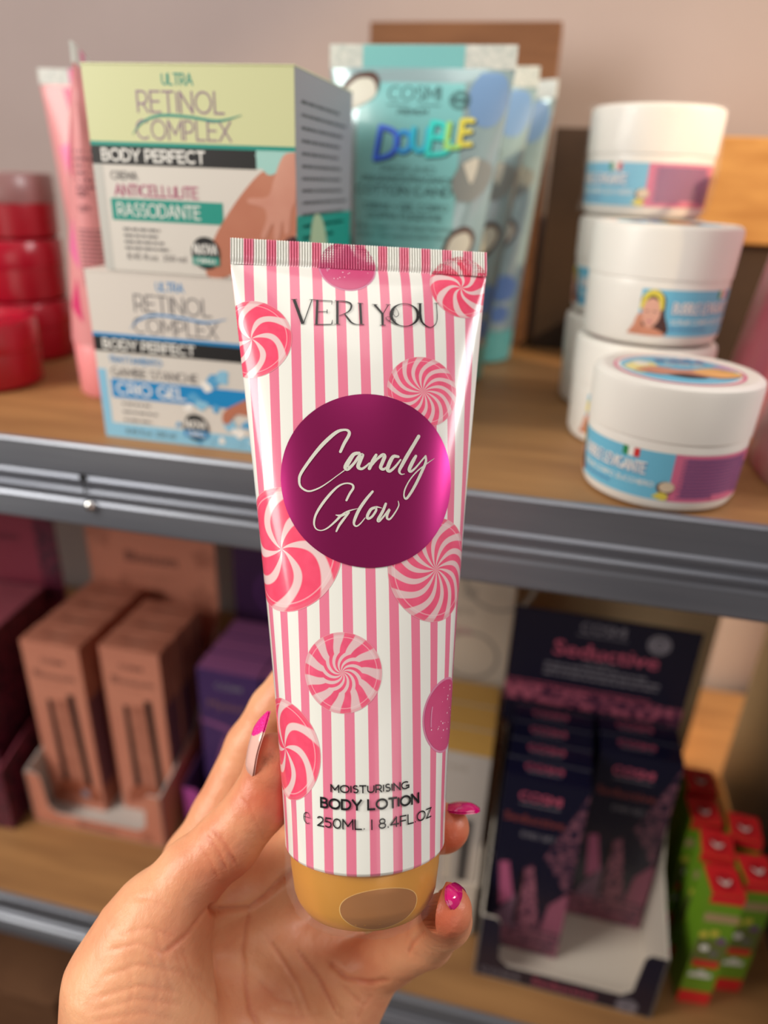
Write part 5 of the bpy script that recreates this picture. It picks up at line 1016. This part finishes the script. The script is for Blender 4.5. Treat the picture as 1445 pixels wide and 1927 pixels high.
r1 = n.new('ShaderNodeMapRange'); r1.inputs[1].default_value = .35; r1.inputs[2].default_value = .7; r1.inputs[3].default_value = 0; r1.inputs[4].default_value = .45; l.new(no.outputs['Fac'], r1.inputs[0])
ad = n.new('ShaderNodeMath'); ad.operation = 'ADD'; ad.use_clamp = True; l.new(at.outputs['Fac'], ad.inputs[0]); l.new(r1.outputs[0], ad.inputs[1])
mx = n.new('ShaderNodeMix'); mx.data_type = 'RGBA'; l.new(ad.outputs[0], mx.inputs[0]); mx.inputs[6].default_value = (*lin((238, 176, 134)), 1); mx.inputs[7].default_value = (*lin((206, 108, 78)), 1)
mz = n.new('ShaderNodeMix'); mz.data_type = 'RGBA'; ms = n.new('ShaderNodeMath'); ms.operation = 'MULTIPLY'; ms.inputs[1].default_value = .75
n2 = n.new('ShaderNodeTexNoise'); n2.inputs['Scale'].default_value = 1500; l.new(tc.outputs['Object'], n2.inputs['Vector']); ms2 = n.new('ShaderNodeMath'); ms2.operation = 'MULTIPLY'; l.new(a2.outputs['Fac'], ms2.inputs[0]); l.new(n2.outputs['Fac'], ms2.inputs[1])
l.new(ms2.outputs[0], ms.inputs[0]); l.new(ms.outputs[0], mz.inputs[0]); l.new(mx.outputs[2], mz.inputs[6]); mz.inputs[7].default_value = (*lin((90, 50, 42)), 1); l.new(mz.outputs[2], b.inputs['Base Color'])
vo = n.new('ShaderNodeTexVoronoi'); vo.feature = 'DISTANCE_TO_EDGE'; vo.inputs['Scale'].default_value = 850; mpv = n.new('ShaderNodeMapping'); mpv.inputs['Rotation'].default_value = (.3, .5, .9); mpv.inputs['Scale'].default_value = (1, .6, 1)
n4 = n.new('ShaderNodeTexNoise'); n4.inputs['Scale'].default_value = 260; n4.inputs['Detail'].default_value = 6
l.new(tc.outputs['Object'], mpv.inputs[0]); l.new(mpv.outputs[0], vo.inputs['Vector']); l.new(mpv.outputs[0], n4.inputs['Vector'])
b1 = n.new('ShaderNodeBump'); b1.inputs['Strength'].default_value = .6; b1.inputs['Distance'].default_value = .0002; cv = n.new('ShaderNodeMath'); cv.operation = 'MINIMUM'; cv.inputs[1].default_value = .12; l.new(vo.outputs['Distance'], cv.inputs[0]); l.new(cv.outputs[0], b1.inputs['Height'])
b2 = n.new('ShaderNodeBump'); b2.inputs['Strength'].default_value = .5; b2.inputs['Distance'].default_value = .0009; l.new(n4.outputs['Fac'], b2.inputs['Height']); l.new(b1.outputs[0], b2.inputs['Normal']); l.new(b2.outputs[0], b.inputs['Normal'])
me.materials.append(m)
NUDE = mat('nail_nude_polish', (240, 190, 178), .12, coat=.6); NPNK = noise_mat('nail_pink_glitter', (226, 10, 122), (250, 70, 165), 2600, .18); NPS = mat('nail_pink_polish', (222, 12, 120), .12, coat=.8)
for base, tip, nrm, w, kind in NAILS:
    bp_, tp_ = Vector(base), Vector(tip); d = tp_-bp_; Ln = d.length; d.normalize(); nn = Vector(nrm); nn = (nn-d*nn.dot(d)).normalized(); sd = d.cross(nn)
    mb = MB(); nu, nv = 24, 90; O = Vector(org)
    for layer in (0, 1):
        vs = []; fs = []
        for jn in range(nv+1):
            v = jn/nv
            wid = w/2*min(1, (sin(pi*min(v/.30, 1)/2)**.5 if v < .30 else 1))*(1 if v < .55 else (1-((v-.55)/.45)**(2.2 if kind == 'french' else 4.5)*.97))
            for i in range(nu+1):
                u = -1+2*i/nu; lift = .0022*(1-u*u)*min(1, wid/(w/2)+.1)+.0012*sin(pi*v)-.0006
                vs.append(bp_+d*(Ln*v)+sd*(wid*u)+nn*(lift-layer*.0006)-O)
        for jn in range(nv):
            for i in range(nu):
                q = (jn*(nu+1)+i, jn*(nu+1)+i+1, (jn+1)*(nu+1)+i+1, (jn+1)*(nu+1)+i)
                fs.append((q, (i-nu/2)/(nu/2), (jn+.5)/nv))
        if kind == 'french':
            mb.add(vs, [q for q, u, v in fs if v < .62+.16*u*u], NUDE); mb.add(vs, [q for q, u, v in fs if v >= .62+.16*u*u], NPNK)
        else: mb.add(vs, [q for q, u, v in fs], NPS)
    mb.build('fingernail', hand, smooth=80)
